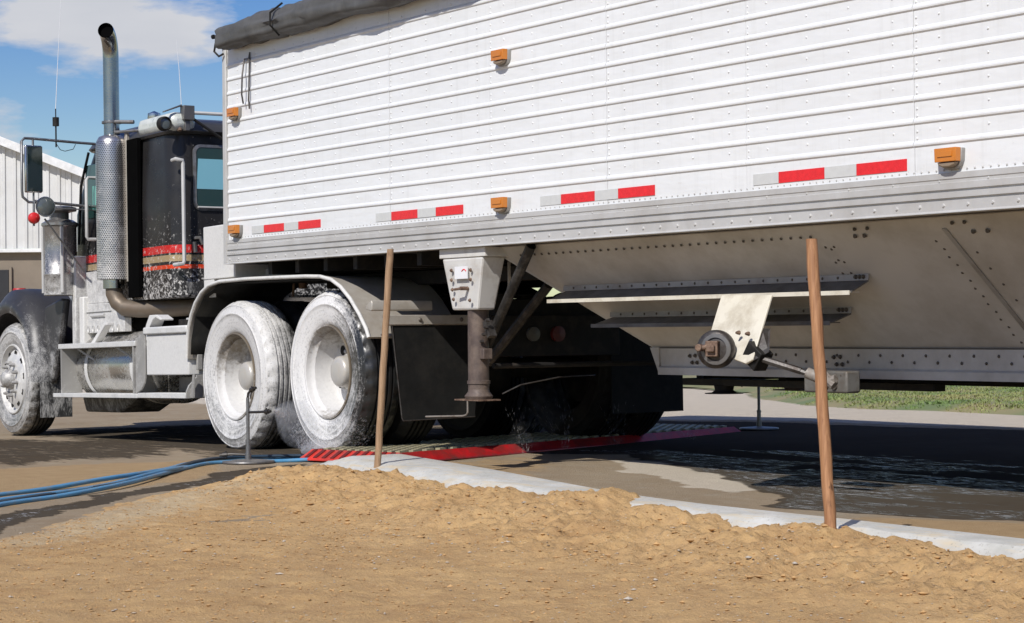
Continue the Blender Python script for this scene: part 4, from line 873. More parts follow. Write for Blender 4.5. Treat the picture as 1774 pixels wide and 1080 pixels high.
# engine, transmission mass, drive shaft (all in deep shade)
box('engine_block', (-4.9, .95, .45), (-3.3, 1.65, 1.0), 'steel_dark', tk, bevel=.05); box('gearbox_casing', (-3.29, 1.0, .5), (-2.3, 1.6, .95), 'steel_dark', tk, bevel=.08)
MB().tube([(-2.2, 1.3, .62), (1.2, 1.3, .56)], .05, 10).build('drive_shaft', 'steel_dark', tk)
# fifth wheel
MB().ext([(.15, 1.04), (.2, 1.13), (.95, 1.15), (1.35, 1.02), (1.33, .99), (.95, 1.10), (.25, 1.09)], .85, 1.75, 'y').build('fifth_wheel', 'steel_grease', tk, bevel=.01)
# rear axle fender
def fender(y0, y1, mat, name='rear_fender'):
    c = [(-.695, .64), (-.685, .76), (-.66, .86), (-.61, .95), (-.54, 1.03), (-.44, 1.10), (-.32, 1.145), (-.15, 1.165), (.25, 1.165), (.7, 1.155), (1.1, 1.145), (1.30, 1.135), (1.44, 1.11), (1.56, 1.06), (1.68, .98), (1.79, .88), (1.87, .79), (1.90, .735)]
    ci = [(x * .985 + .01, z - .010) for x, z in c]
    f = MB(); k = len(c)
    for (yy, yk) in (((y0), (y1)),):
        o = [(x, yy, z) for x, z in c] + [(x, yk, z) for x, z in c] + [(x, yy, z) for x, z in ci] + [(x, yk, z) for x, z in ci]
        f.add(o, [(i, i + 1, k + i + 1, k + i) for i in range(k - 1)] + [(2 * k + i, 3 * k + i, 3 * k + i + 1, 2 * k + i + 1) for i in range(k - 1)] + [(i, 2 * k + i, 2 * k + i + 1, i + 1) for i in range(k - 1)] + [(k + i, k + i + 1, 3 * k + i + 1, 3 * k + i) for i in range(k - 1)] + [(0, k, 3 * k, 2 * k), (k - 1, 3 * k - 1, 4 * k - 1, 2 * k - 1)])
    fo = f.build(name, mat, tk, smooth=60)
    ye = min(y0, y1, key=lambda v: abs(v - 1.3) * -1)
    MB().tube([(x, ye, z - .004) for x, z in c], .013, 8).build('fender_lip', 'lip_white' if mat == 'beige_fender' else mat, fo, smooth=60)
fender(.035, .70, 'beige_fender'); fender(2.565, 1.90, 'black_rubber')
# inner liner (black underside) sits just under the near fender
c = [(-.66, .66), (-.65, .76), (-.58, .93), (-.43, 1.07), (-.15, 1.145), (.7, 1.135), (1.30, 1.11), (1.44, 1.085)]
m = MB(); k = len(c); m.add([(x, .05, z) for x, z in c] + [(x, .69, z) for x, z in c], [(i, i + 1, k + i + 1, k + i) for i in range(k - 1)]); m.build('fender_liner', 'black_rubber', tk, solid=.004)
# flap hanger and flaps
MB().ext([(1.985, .925), (2.045, .955), (2.055, .94), (2.055, .895), (2.04, .89), (1.98, .90)], -.03, .40, 'y').build('flap_hanger', 'beige_fender', tk, bevel=.004)
MB().ext([(2.02, .860), (2.07, .865), (2.07, .805), (2.02, .80)], .06, .70, 'y').build('flap_bar', 'beige_fender', tk, bevel=.004)
MB().rivet((2.071, .30, .835), (1, 0, 0), .014, .01, 8).rivet((2.071, .6, .835), (1, 0, 0), .014, .01, 8).build('bar_bolt', 'dark_rivet', tk)
MB().hexa([(2.05, .10, .80), (2.058, .10, .80), (2.058, .755, .80), (2.05, .755, .80)], [(2.07, .16, .225), (2.078, .16, .225), (2.078, .68, .235), (2.07, .68, .235)]).build('mud_flap', 'black_rubber', tk)
MB().tube([(2.062, .105, .80), (2.075, .155, .24), (2.082, .16, .222), (2.082, .68, .232)], .004, 6).build('flap_edge', 'steel_grease', tk)
MB().hexa([(1.93, 1.85, .80), (1.938, 1.85, .80), (1.938, 2.45, .80), (1.93, 2.45, .80)], [(1.93, 1.85, .21), (1.938, 1.85, .21), (1.938, 2.45, .215), (1.93, 2.45, .215)]).build('mud_flap', 'black_rubber', tk)
# coiled air lines between the wheels and the deck
for j, (yy, zz, mt) in enumerate(((.80, 1.06, 'hose_blue'), (.84, 1.20, 'hose_pale'), (.88, 1.19, 'hose_dark'))):
    pts = [(.42 + .0044 * i + .04 * j, yy + .055 * math.cos(i * .32), zz - .06 + .065 * math.sin(i * .32) - .05 * math.sin(PI * i / 110)) for i in range(110)]
    MB().tube(pts, .011, 8).build('air_line_coil', mt, tk)
MB().tube([(.05, .5, 1.05), (.10, .5, 1.25)], .010, 6).tube([(.20, .5, 1.1), (.20, .5, 1.2)], .03, 10).build('air_fitting', 'rusty', tk)

# deck box behind the cab
box('deck_box', (-.515, .09, 1.185), (-.02, 2.2, 1.562), 'alu_foam', tk, bevel=.008)
box('deck_skirt', (-.515, .092, 1.06), (-.36, .11, 1.1845), 'alu_foam', tk, bevel=.002)
box('deck_shelf', (-.015, .32, 1.185), (.52, 2.1, 1.245), 'hopper', tk, bevel=.006)

# cab: lofted rounded body
def loft(levels, r, name, mat, y0=.30, y1=2.30, close=True):
    m = MB(); n = None
    for z, xf, xr, ins in levels:
        a, b, c_, d = xf + ins * .4, xr - ins, y0 + ins, y1 - ins; ring = []
        for cx, cy, s0 in ((b - r, c_ + r, -90), (b - r, d - r, 0), (a + r, d - r, 90), (a + r, c_ + r, 180)):
            for i in range(7): t_ = rad(s0 + 90 * i / 6); ring.append((cx + r * math.cos(t_), cy + r * math.sin(t_), z))
        n = len(ring); m.v += ring
    N = len(levels); m.f = [(i * n + k, i * n + (k + 1) % n, (i + 1) * n + (k + 1) % n, (i + 1) * n + k) for i in range(N - 1) for k in range(n)] + [tuple(range(n))[::-1], tuple(range((N - 1) * n, N * n))]; m.m = [0] * len(m.f)
    return m.build(name, mat, tk, smooth=40)
cabo = loft([(1.10, -3.50, -1.48, .01), (1.12, -3.50, -1.47, 0), (1.85, -3.48, -1.47, 0), (2.10, -3.34, -1.475, .01), (2.345, -3.14, -1.49, .02)], .16, 'cab_body', 'cab')
roof = loft([(2.346, -3.16, -1.465, 0.0), (2.365, -3.18, -1.455, -.012), (2.40, -3.14, -1.465, .0), (2.45, -3.0, -1.51, .04), (2.485, -2.84, -1.58, .10), (2.50, -2.60, -1.70, .22), (2.505, -2.4, -1.9, .4)], .16, 'cab_roof', 'cab_roof')
MB().box((-2.08, .275, 2.362), (-1.435, .50, 2.505)).build('roof_corner_cap', 'cap_light', tk, bevel=.055, smooth=60)
# rear window
def rrect(y0, y1, z0, z1, r, n=5):
    p = []
    for cy, cz, s in ((y1 - r, z1 - r, 0), (y0 + r, z1 - r, 90), (y0 + r, z0 + r, 180), (y1 - r, z0 + r, 270)): p += [(cy + r * math.cos(rad(s + 90 * i / n)), cz + r * math.sin(rad(s + 90 * i / n))) for i in range(n + 1)]
    return p
fr = MB(); A = rrect(.47, 2.1, 1.76, 2.265, .06); B = rrect(.492, 2.078, 1.782, 2.243, .045); k = len(A)
fr.add([(-1.462, y, z) for y, z in A] + [(-1.455, y, z) for y, z in B] + [(-1.474, y, z) for y, z in A], [(i, (i + 1) % k, k + (i + 1) % k, k + i) for i in range(k)] + [(i, (i + 1) % k, 2 * k + (i + 1) % k, 2 * k + i) for i in range(k)])
wf = fr.build('rear_window_frame', 'galv', cabo, smooth=50); wf.parent = tk
MB().ext(B, -1.468, -1.460).build('window_pane', 'window_dark', wf)
MB().ext([(.495, 1.925), (2.07, 1.925), (2.07, 2.155), (.51, 2.155)], -1.4598, -1.4575).build('window_reflection_panel', 'window_blue', wf)  # sky in the rear window, painted on as a flat blue sheet
MB().tube([(-1.452, .50, 1.785), (-1.452, 2.06, 1.785)], .008, 6).build('window_rail', 'rivet', wf)
# grab handle
MB().tube([(-1.47, .30, 2.135), (-1.41, .30, 2.14), (-1.40, .315, 2.135), (-1.40, .352, 2.13), (-1.40, .356, 2.11), (-1.40, .356, 1.37), (-1.40, .345, 1.35), (-1.40, .31, 1.345), (-1.47, .305, 1.345)], .015, 8).build('grab_handle', 'rivet', tk)
# roof lamp, camera bracket and strut
l = MB().lathe([(0, -.02), (.042, -.02), (.055, -.01), (.055, .03), (.046, .045), (.043, .03), (0, .028)], (-1.45, .225, 2.405), 'x', 24).build('roof_lamp', 'steel_dark', tk)
MB().lathe([(0, .034), (.03, .033), (.043, .029)], (-1.45, .225, 2.405), 'x', 20).build('lamp_glass', 'mirror_round', l)
MB().box((-1.47, .37, 2.44), (-1.40, .46, 2.55)).box((-1.46, .39, 2.36), (-1.42, .43, 2.4399)).hexa([(-1.46, .22, 2.49), (-1.43, .22, 2.49), (-1.43, .37, 2.545), (-1.46, .37, 2.545)], [(-1.46, .22, 2.50), (-1.43, .22, 2.50), (-1.43, .37, 2.56), (-1.46, .37, 2.56)]).build('roof_bracket', 'lamp_metal', tk, bevel=.004)
MB().tube([(-1.42, .44, 2.46), (-1.40, .75, 2.27)], .012, 6).build('bracket_strut', 'steel_dark', tk)
MB().tube([(-1.6, .46, 2.50), (-1.55, .52, 2.515), (-1.55, 1.6, 2.52)], .014, 8).build('roof_rail', 'rivet', tk)
MB().tube([(-1.47, .36, 2.40), (-1.455, .36, 2.36)], .018, 8).build('bracket_foot', 'rusty', tk)
# latch
MB().tube([(-1.46, .47, 1.55), (-1.42, .50, 1.55), (-1.42, .52, 1.50)], .014, 6).tube([(-1.45, .46, 1.52), (-1.45, .47, 1.44)], .018, 6).build('door_latch', 'lamp_metal', tk)
box('storage_hatch', (-1.468, .40, 1.13), (-1.462, .58, 1.22), 'flap_foam', tk, bevel=.002)
m = MB()
for z in np.arange(1.14, 2.34, .062):
    for yy in (.475, .62): m.rivet((-1.468, yy, z), (1, 0, 0), .005, .003) if not (1.7 < z < 2.3 and yy > .5) else None
m.build('cab_rivets', 'lamp_metal', tk, kind='stuff')
# side window, A pillar trims, mirror posts
box('side_window', (-3.14, .291, 1.80), (-2.62, .297, 2.24), 'window_dark', tk, bevel=.01)
box('window_sticker', (-2.98, .286, 1.86), (-2.84, .2905, 2.06), 'green_glass', tk, bevel=0)
MB().tube([(-3.05, .285, 2.34), (-3.22, .285, 2.08), (-3.28, .285, 1.6)], .012, 6).build('pillar_trim', 'black_rubber', tk)
MB().hexa([(-3.49, .5, 1.80), (-3.52, .5, 1.80), (-3.52, 2.1, 1.80), (-3.49, 2.1, 1.80)], [(-3.30, .52, 2.15), (-3.34, .52, 2.15), (-3.34, 2.08, 2.15), (-3.30, 2.08, 2.15)]).build('windshield', 'window_dark', tk)
MB().tube([(-2.9, .29, 2.12), (-2.9, .215, 2.12), (-2.9, .20, 2.10), (-2.9, .198, 1.64), (-2.9, .21, 1.62), (-2.9, .29, 1.62)], .014, 8).build('door_grab_bar', 'rivet', tk)
# hood
hd = MB(); st = [(-3.51, .58, 2.02, 1.60), (-3.6, .66, 1.94, 1.56), (-4.4, .76, 1.84, 1.46), (-5.1, .88, 1.72, 1.30), (-5.3, .95, 1.65, 1.1)]
for x, ya, yb_, zt in st:
    hd.v += [(x, ya, .95), (x, ya, zt - .16), (x, ya + .05, zt - .05), (x, ya + .18, zt), (x, 1.3, zt + .02), (x, yb_ - .18, zt), (x, yb_ - .05, zt - .05), (x, yb_, zt - .16), (x, yb_, .95)]
hd.f = [(i * 9 + k, (i + 1) * 9 + k, (i + 1) * 9 + k + 1, i * 9 + k + 1) for i in range(4) for k in range(8)] + [tuple(range(9)), tuple(range(36, 45))]; hd.m = [0] * len(hd.f)
hd.build('hood', 'cab', tk, smooth=60)
# kick panel with louvred ovals under the cab, steps and brackets
kp = MB().ext([(-3.08, .86), (-2.30, .86), (-2.30, .97), (-2.52, 1.08), (-2.66, 1.099), (-3.08, 1.099)], .255, .315, 'y').build('kick_panel', 'kick', tk, bevel=.004)
for k in range(7): MB().lathe([(.026, .0), (.030, -.007), (.020, -.008), (.016, -.001)], (0, 0, 0), 'y', 16).build('vent_ring', 'kick', kp).location = (-3.02 + .10 * k, .255, .895)
for o in [q for q in kp.children]: o.scale = (.75, 1, 1.15)
kq = MB().box((-3.06, .245, 1.03), (-2.55, .253, 1.035)).tube([(-2.95, .25, 1.0), (-2.68, .25, 1.0)], .014, 8).build('step_edge', 'rivet', tk)
box('kick_upper_panel', (-3.08, .262, 1.1005), (-2.50, .299, 1.36), 'kick', tk)
box('cowl_side', (-3.24, .20, .74), (-3.17, .60, 1.50), 'kick', tk, bevel=.01)
box('cowl_edge', (-3.14, .22, .74), (-3.05, .50, 1.16), 'alu_foam', tk, bevel=.01)
# exhaust
sx, sy = -2.37, .20
pts = [(sx, sy, 2.40), (sx, sy, 3.01)] + [(sx + .17 * (1 - math.cos(rad(a))) * .80, sy - .17 * (1 - math.cos(rad(a))) * .60, 3.03 + .19 * math.sin(rad(a))) for a in range(12, 85, 6)]
m = MB().tube(pts, .062, 28, caps=False); e = Vector(pts[-1]); dd = (e - Vector(pts[-2])).normalized()
m.tube([e, e - dd * .012, Vector(pts[-3])], .056, 28, caps=False)
m.build('exhaust_stack', 'stack_chrome', tk, smooth=60)
MB().tube([Vector(pts[-2]) - dd * .012, Vector(pts[-2]) - dd * .010], .0555, 24).build('stack_inside', 'soot', tk)
hs_ = MB().lathe([(.064, 1.14), (.102, 1.125), (.122, 1.09), (.127, 1.05), (.130, .9), (.130, 0), (.122, -.0)], (0, 0, 0), 'z', 40).build('stack_guard', 'perf', tk, smooth=40); hs_.location = (sx, sy, 1.27)
MB().lathe([(.085, 1.20), (.085, 1.268)], (sx, sy, 0), 'z', 24).build('guard_collar', 'stack_chrome', tk)
MB().lathe([(.066, 2.50), (.078, 2.503), (.078, 2.52), (.066, 2.523)], (sx, sy, 0), 'z', 24).tube([(sx + .07, sy, 2.51), (sx + .2, sy + .10, 2.50)], .016, 8).tube([(sx + .06, sy, 2.43), (sx + .25, sy + .12, 2.43)], .012, 8).build('stack_clamp', 'galv', tk)
box('guard_post', (sx + .10, sy + .06, 1.25), (sx + .14, sy + .09, 2.42), 'beige_fender', tk)
box('heat_panel', (-2.22, .255, 1.12), (-2.02, .29, 2.36), 'soot', tk)  # added black strip in place of the shade between stack and cab
pe = [(sx, sy, 1.26), (sx, sy, 1.16), (sx + .03, sy + .02, 1.09), (sx + .09, sy + .05, 1.045), (sx + .2, sy + .12, 1.03), (sx + .5, sy + .30, 1.03), (sx + 1.15, sy + .62, 1.04)]
MB().tube(pe, .066, 20).build('exhaust_elbow', 'exhaust', tk, smooth=60) if 'exhaust' in M else None
# tank, steps, boxes
tank = MB().lathe([(0, 0), (.24, .003), (.275, .012), (.285, .03), (.285, 1.46), (.275, 1.477), (.24, 1.487), (0, 1.49)], (-3.06, .43, .58), 'x', 48).build('fuel_tank', 'tank', tk)
for x in (-2.85, -1.95): MB().lathe([(.287, 0), (.291, 0), (.291, .055), (.287, .055), (.287, 0)], (x, .43, .58), 'x', 48).build('tank_strap', 'alu_foam', tk)
MB().rivet((-2.45, .38, .862), (0, 0, 1), .05, .03, 14).build('fuel_cap', 'chrome', tk)
box('step_tread', (-3.10, .02, .735), (-1.58, .20, .775), 'alu_polish', tk, label='upper step tread')
box('step_tread', (-3.17, .00, .345), (-1.50, .20, .378), 'alu_polish', tk, label='lower step tread')
box('step_tread', (-1.49, .00, .347), (-.66, .20, .385), 'alu_polish', tk)
def stepplate(x, full=True):
    p = [(.02, .3795), (.02, .7345), (.20, .7345)] + ([(.16, .62), (.15, .52), (.17, .42), (.20, .3795)] if full else [(.20, .3795)])
    MB().ext(p, x, x + .012).build('step_bracket', 'alu_shade', tk, bevel=.002)
stepplate(-3.05, False); stepplate(-1.62, False)
MB().ext([(-1.60, .3795), (-1.60, .79), (-1.43, .84), (-1.43, .50), (-1.44, .46), (-1.50, .41), (-1.58, .385)], .035, .050, 'y').build('side_bracket', 'alu_shade', tk, bevel=.002)
m = MB()
for k in range(13): m.box((-2.88 + .085 * k, .203, .70), (-2.85 + .085 * k, .207, .715))
m.build('tread_holes', 'rivet', tk, kind='stuff')
MB().ext([(-2.9, .64), (-1.65, .64), (-1.65, .732), (-2.9, .732)], .208, .212, 'y').build('step_back', 'channel_dark', tk)
MB().tube([(-2.78, .06, .73), (-2.62, .20, .60)], .008, 6).tube([(-2.0, .06, .73), (-1.84, .20, .60)], .008, 6).build('step_stay', 'rivet', tk)
MB().ext([(-2.66, .776), (-2.40, .93), (-2.33, .93), (-2.33, .91), (-2.37, .91), (-2.58, .776)], .12, .18, 'y').build('tank_bracket', 'alu_foam', tk, bevel=.004)
MB().ext([(-1.62, .776), (-1.54, .90), (-1.48, .965), (-1.36, .965), (-1.26, .93), (-1.28, .92), (-1.37, .945), (-1.42, .93), (-1.50, .86), (-1.53, .776)], .10, .20, 'y').build('tank_bracket', 'alu_foam', tk, bevel=.004)
box('battery_box', (-1.43, .05, .515), (-.70, .55, .815), 'alu_foam', tk, bevel=.008)
box('box_lid', (-1.45, .03, .8155), (-.69, .57, .872), 'alu_polish', tk, bevel=.012)
MB().tube([(-1.25, .3, .93), (-.75, .3, .935)], .008, 6).build('box_rail', 'rivet', tk)
box('box_step', (-1.40, .3, .873), (-.72, .5, .93), 'steel_dark', tk)
MB().ext([(.00, .347), (.00, .40), (.02, .44), (.08, .50), (.08, .514), (.45, .514), (.30, .42), (.12, .347)], -.65, -.635).build('curved_bracket', 'alu_shade', tk, bevel=.002)
MB().ext([(-.655, .35), (-.59, .35), (-.58, .52), (-.60, .514), (-.62, .43), (-.66, .39), (-.72, .386)], .03, .045, 'y').build('side_bracket', 'alu_shade', tk, bevel=.002)
box('fender_stay', (-.685, .10, .55), (-.655, .14, .66), 'alu_shade', tk)
box('air_tank_mount', (-1.3, .25, .386), (-.9, .45, .5), 'channel_dark', tk)
MB().hexa([(-3.1, .25, .22), (-2.4, .25, .22), (-2.4, .6, .22), (-3.1, .6, .22)], [(-3.1, .22, .344), (-2.0, .22, .344), (-2.0, .6, .344), (-3.1, .6, .344)]).build('tank_skid', 'flap_foam', tk, bevel=.02)
# air cleaner canister
ax, ay = -3.33, .14
ac = MB().lathe([(.0, 1.18), (.132, 1.18), (.137, 1.185), (.137, 1.34), (.141, 1.345), (.141, 1.36), (.137, 1.365), (.137, 1.74), (.142, 1.75), (.150, 1.755), (.150, 1.775), (.11, 1.80), (.075, 1.81)], (ax, ay, 0), 'z', 40).build('air_cleaner', 'canister', tk)
MB().lathe([(.075, 1.811), (.075, 1.86), (.10, 1.87), (.135, 1.875), (.138, 1.885), (.135, 1.905), (.09, 1.915), (0, 1.92)], (ax, ay, 0), 'z', 32).build('air_cleaner_cap', 'lamp_metal', ac)
MB().tube([(ax + .142, ay - .04, 1.2), (ax + .142, ay - .04, 1.74)], .016, 8).tube([(ax - .02, ay - .142, 1.2), (ax - .02, ay - .142, 1.74)], .012, 8).build('canister_strap', 'rivet', ac)
# front fender with flap
cx, cz = -4.33, .50
a0 = arc((cx, cz), .63, -3, 183, 26)
fo = MB(); n = len(a0); sec = []
for i, (x, z) in enumerate(a0):
    ux, uz = (x - cx) / .63, (z - cz) / .63; k = min(1.0, i / 4)
    kz = 1.15
    sec.append([(cx + ux * .565, .050, cz + uz * .565), (cx + ux * .60, .028, cz + uz * .62), (cx + ux * .635, .045, cz + uz * .665 ), (cx + ux * .665, .12, cz + uz * .665 * kz), (cx + ux * .675, .25, cz + uz * .675 * kz), (cx + ux * .67, .50, cz + uz * .67 * kz), (cx + ux * .64, .50, cz + uz * .64), (cx + ux * .60, .12, cz + uz * .60)])
for s in sec: fo.v += s
fo.f = [(i * 8 + k, i * 8 + (k + 1) % 8, (i + 1) * 8 + (k + 1) % 8, (i + 1) * 8 + k) for i in range(n - 1) for k in range(8)] + [tuple(range(8)), tuple(range(8 * n - 8, 8 * n))]; fo.m = [0] * len(fo.f)
ff = fo.build('front_fender', 'fender_front', tk, smooth=50)
fo2 = MB(); fo2.v = [(x, 2.6 - y, z) for x, y, z in fo.v]; fo2.f = fo.f; fo2.m = fo.m; fo2.build('front_fender', 'fender_front', tk, smooth=50)
MB().ext([(-3.70, .46), (-3.62, .46), (-3.42, .80), (-3.30, 1.15), (-3.40, 1.16), (-3.75, 1.10), (-3.78, .9), (-3.68, .7)], .16, .22, 'y').build('fender_skirt', 'fender_front', tk, bevel=.02)
m = MB()
for dy in (0, .05):
    for dz in (0, .035): m.rivet((-3.655 + .02, .26 + dy, .74 + dz), (1, -.2, 0), .007, .006)
m.build('fender_bolts', 'rivet', ff)
MB().box((-3.665, .08, .17), (-3.655, .36, .47)).build('front_mud_flap', 'flap_foam', tk)
# west coast mirror, round mirror, red lamp, bars, antenna
mr = MB().box((-2.93, -.315, 1.985), (-2.90, -.17, 2.365)).build('mirror', 'chrome', tk, bevel=.01)
MB().box((-2.8998, -.295, 1.995), (-2.893, -.172, 2.355)).build('mirror_face', 'mirror_face', mr)
MB().tube([(-2.92, .29, 2.40), (-2.92, .12, 2.405), (-2.92, -.24, 2.42), (-2.92, -.31, 2.42), (-2.92, -.335, 2.395), (-2.92, -.335, 2.0), (-2.92, -.33, 1.95), (-2.92, -.28, 1.91), (-2.92, -.22, 1.91)], .011, 8).tube([(-2.92, -.24, 2.42), (-2.92, -.24, 2.36)], .01, 6).tube([(-2.92, -.24, 1.99), (-2.92, -.24, 1.72)], .009, 6).build('mirror_arm', 'galv', tk)
MB().tube([(-2.92, -.24, 1.92), (-2.92, .20, 1.89), (-2.92, .29, 1.89)], .012, 8).tube([(-2.92, -.1, 1.87), (-2.92, .28, 1.86)], .006, 6).build('mirror_arm', 'galv', tk)
MB().tube([(-2.92, -.15, 1.78), (-2.92, .18, 1.36)], .008, 6).build('mirror_stay', 'galv', tk)
MB().tube([(-2.92, -.045, 2.39), (-2.92, -.01, 2.34), (-2.92, .03, 2.33), (-2.92, .10, 2.35), (-2.92, .12, 2.39)], .003, 5).build('antenna_cable', 'black_rubber', tk)
rm = MB().lathe([(0, -.03), (.05, -.028), (.078, -.012), (.083, 0), (.080, .010), (.072, .010)], (-2.90, -.148, 1.875), 'x', 32).build('round_mirror', 'chrome', tk)
MB().lathe([(.0, .022), (.03, .020), (.055, .015), (.0725, .007)], (-2.90, -.148, 1.875), 'x', 32).build('mirror_face', 'mirror_round', rm)
rl = MB().lathe([(0, -.05), (.03, -.045), (.045, -.02), (.047, 0), (.042, .022), (.025, .034), (0, .038)], (-2.90, -.245, 1.782), 'x', 24).build('red_lamp', 'red_plastic', tk)
MB().tube([(-2.90, -.245, 1.81), (-2.90, -.24, 1.92)], .007, 6).build('lamp_stem', 'galv', rl)
MB().tube([(-2.92, -.045, 2.36), (-2.92, -.045, 2.53)], .007, 6).tube([(-2.92, -.045, 2.53), (-2.92, -.045, 2.60)], [.026, .026], 12).tube([(-2.92, -.045, 2.60), (-2.92, -.045, 2.67)], .005, 6).build('antenna_base', 'steel_dark', tk)
MB().tube([(-2.92, -.045, 2.67), (-2.89, -.03, 3.1), (-2.85, .01, 3.9)], .003, 5, r2=.0012).build('antenna_whip', 'label_white', tk)
MB().tube([(-2.3, .78, 2.5), (-2.3, .755, 2.95), (-2.3, .735, 3.2)], .0032, 5, r2=.0015).build('antenna_whip', 'label_white', tk)
MB().lathe([(.0, .08), (.05, .06), (.055, 0), (.05, -.01)], (-2.05, .42, 2.50), 'z', 16).build('roof_marker', 'chrome', tk)
# driver side cable clutter behind the deck box
MB().tube([(-.6, .30, 1.0), (-.55, .32, 1.06), (-.6, .35, 1.12)], .03, 8).tube([(-.62, .2, 1.03), (-.52, .22, 1.03)], .012, 6).build('valve', 'rusty', tk)

# ================================================================== stakes, wash stands, hoses, mat
def stake(bx, by, top, w, mat, label):
    b = Vector((bx, by, -.12)); t_ = Vector(top); d_ = (t_ - b).normalized(); m = MB(); n = 26; o = []
    for i in range(n + 1):
        p = b + (t_ - b) * i / n; wob = .0016 * math.sin(i * 1.3)
        for k in range(10):
            a = 2 * PI * k / 10 + .2; r = w / 2 * (1 + .04 * math.sin(i * 1.9 + k * 2.1)) * (1 if i < n else .93)
            o.append((p.x + wob + r * math.cos(a), p.y + r * math.sin(a), p.z))
    m.add(o, [(i * 10 + k, i * 10 + (k + 1) % 10, (i + 1) * 10 + (k + 1) % 10, (i + 1) * 10 + k) for i in range(n) for k in range(10)] + [tuple(range(n * 10, n * 10 + 10))])
    tag(m.build('wooden_stake', mat, smooth=40), label, 'stake', 'wooden stakes driven in behind the kerb')
stake(3.43, -.83, (3.59, -.82, 1.228), .037, 'wood_pale', 'straight wooden stake left of the landing gear, nearer the truck wheels')
stake(7.50, -1.37, (7.375, -1.35, 1.113), .042, 'wood', 'leaning orange brown wooden stake in front of the hopper crank')

def stand(x, y, z, h, label, arms, r=.16, group='spray stands on round bases'):
    t_ = thing('spray_stand', label, 'stand', (x, y, z), group)
    MB().lathe([(0, .0), (r, .0), (r + .003, .006), (r, .014), (r * .4, .020), (.03, .024), (0, .024)], (0, 0, 0), 'z', 36).build('base_disc', 'stand_disc', t_)
    MB().tube([(0, 0, .02), (0, 0, h * .33)], .015, 12).tube([(0, 0, h * .33), (0, 0, h)], .011, 12).tube([(0, 0, h * .32), (0, 0, h * .36)], .017, 12).tube([(0, 0, .02), (0, 0, .06)], .020, 12).build('pole', 'galv', t_)
    for pts, noz in arms:
        MB().tube(pts, .008, 8).build('arm', 'brass_dark', t_)
        e = Vector(pts[-1]); d_ = (e - Vector(pts[-2])).normalized()
        MB().tube([e - d_ * .03, e], .015, 8).tube([e, e + d_ * .018], .009, 8).tube([e - d_ * .02 + Vector((0, 0, -.02)), e - d_ * .02 + Vector((0, 0, .022))], .006, 6).build('nozzle', 'brass_dark', t_)
    return t_
stand(1.419, -.554, gz(np.array(1.419), np.array(-.554)) + .003, .40, 'grey spray stand on a round base in front of the foamed wheels', [
    ([(0, 0, .31), (.07, .03, .312), (.16, .06, .318)], 1), ([(0, 0, .40), (.006, .0, .425), (.02, .01, .445), (.045, .02, .455)], 1), ([(.0, .0, .05), (-.06, -.09, .055), (-.09, -.13, .05)], 1)])
stand(1.054, 3.882, .043, .40, 'dark spray stand on a round base beyond the mat, seen under the trailer', [([(0, 0, .335), (-.06, -.02, .335), (-.15, -.06, .337)], 1)], r=.145)

# blue hoses
def hose(pts, r, mat, label, n=140, wob=.01, ph=0):
    P = [Vector((x, y, float(gz(np.array(x), np.array(y))) + r * .8 + dz)) for x, y, dz in pts]; o = []
    for i in range(n + 1):
        t_ = i / n * (len(P) - 1); k = min(int(t_), len(P) - 2); f = t_ - k
        p0, p1, p2, p3 = P[max(k - 1, 0)], P[k], P[k + 1], P[min(k + 2, len(P) - 1)]
        q = 0.5 * ((2 * p1) + (-p0 + p2) * f + (2 * p0 - 5 * p1 + 4 * p2 - p3) * f * f + (-p0 + 3 * p1 - 3 * p2 + p3) * f ** 3)
        q.x += wob * math.sin(i * .13 + ph); q.y += wob * math.cos(i * .17 + ph * 2); o.append(q)
    return tag(MB().tube(o, r, 10).build('hose', mat, smooth=70), label, 'hose', 'hoses running from the mat across the wet ground')
hose([(5.3, -4.6, 0), (4.18, -3.55, .0), (3.50, -2.88, .0), (3.20, -2.47, 0), (2.90, -2.07, .012), (2.35, -1.6, .01), (1.75, -1.13, 0), (1.36, -.76, .0), (1.50, -.35, 0), (1.62, -.14, .01)], .0125, 'hose_blue', 'lowest blue hose, passing nearest the kerb nose')
hose([(5.1, -4.75, 0), (3.95, -3.6, 0), (3.30, -2.85, .0), (2.95, -2.36, .0), (2.60, -1.93, .0), (2.10, -1.42, .018), (1.55, -1.02, .0), (1.20, -.66, .01), (1.30, -.25, 0), (1.50, .02, .01)], .0125, 'hose_blue', 'middle blue hose of the bundle, crossing over the lower one', ph=2)
hose([(4.7, -4.9, 0), (3.70, -3.72, 0), (3.08, -2.95, .0), (2.76, -2.40, .0), (2.50, -1.96, .02), (2.02, -1.38, .02), (1.35, -.92, .0), (1.05, -.50, .0), (1.18, -.1, 0), (1.4, .12, .01)], .0125, 'hose_blue', 'upper blue hose of the bundle, farthest from the camera', ph=4)
hose([(5.0, -4.5, 0), (3.9, -3.45, 0), (3.28, -2.75, .0), (2.75, -2.1, .0), (2.2, -1.52, .0), (1.5, -.95, .02), (1.22, -.6, .02), (1.36, -.2, .02), (1.55, .05, .02)], .011, 'hose_dark', 'thin dark hose tucked among the blue hoses', ph=1)

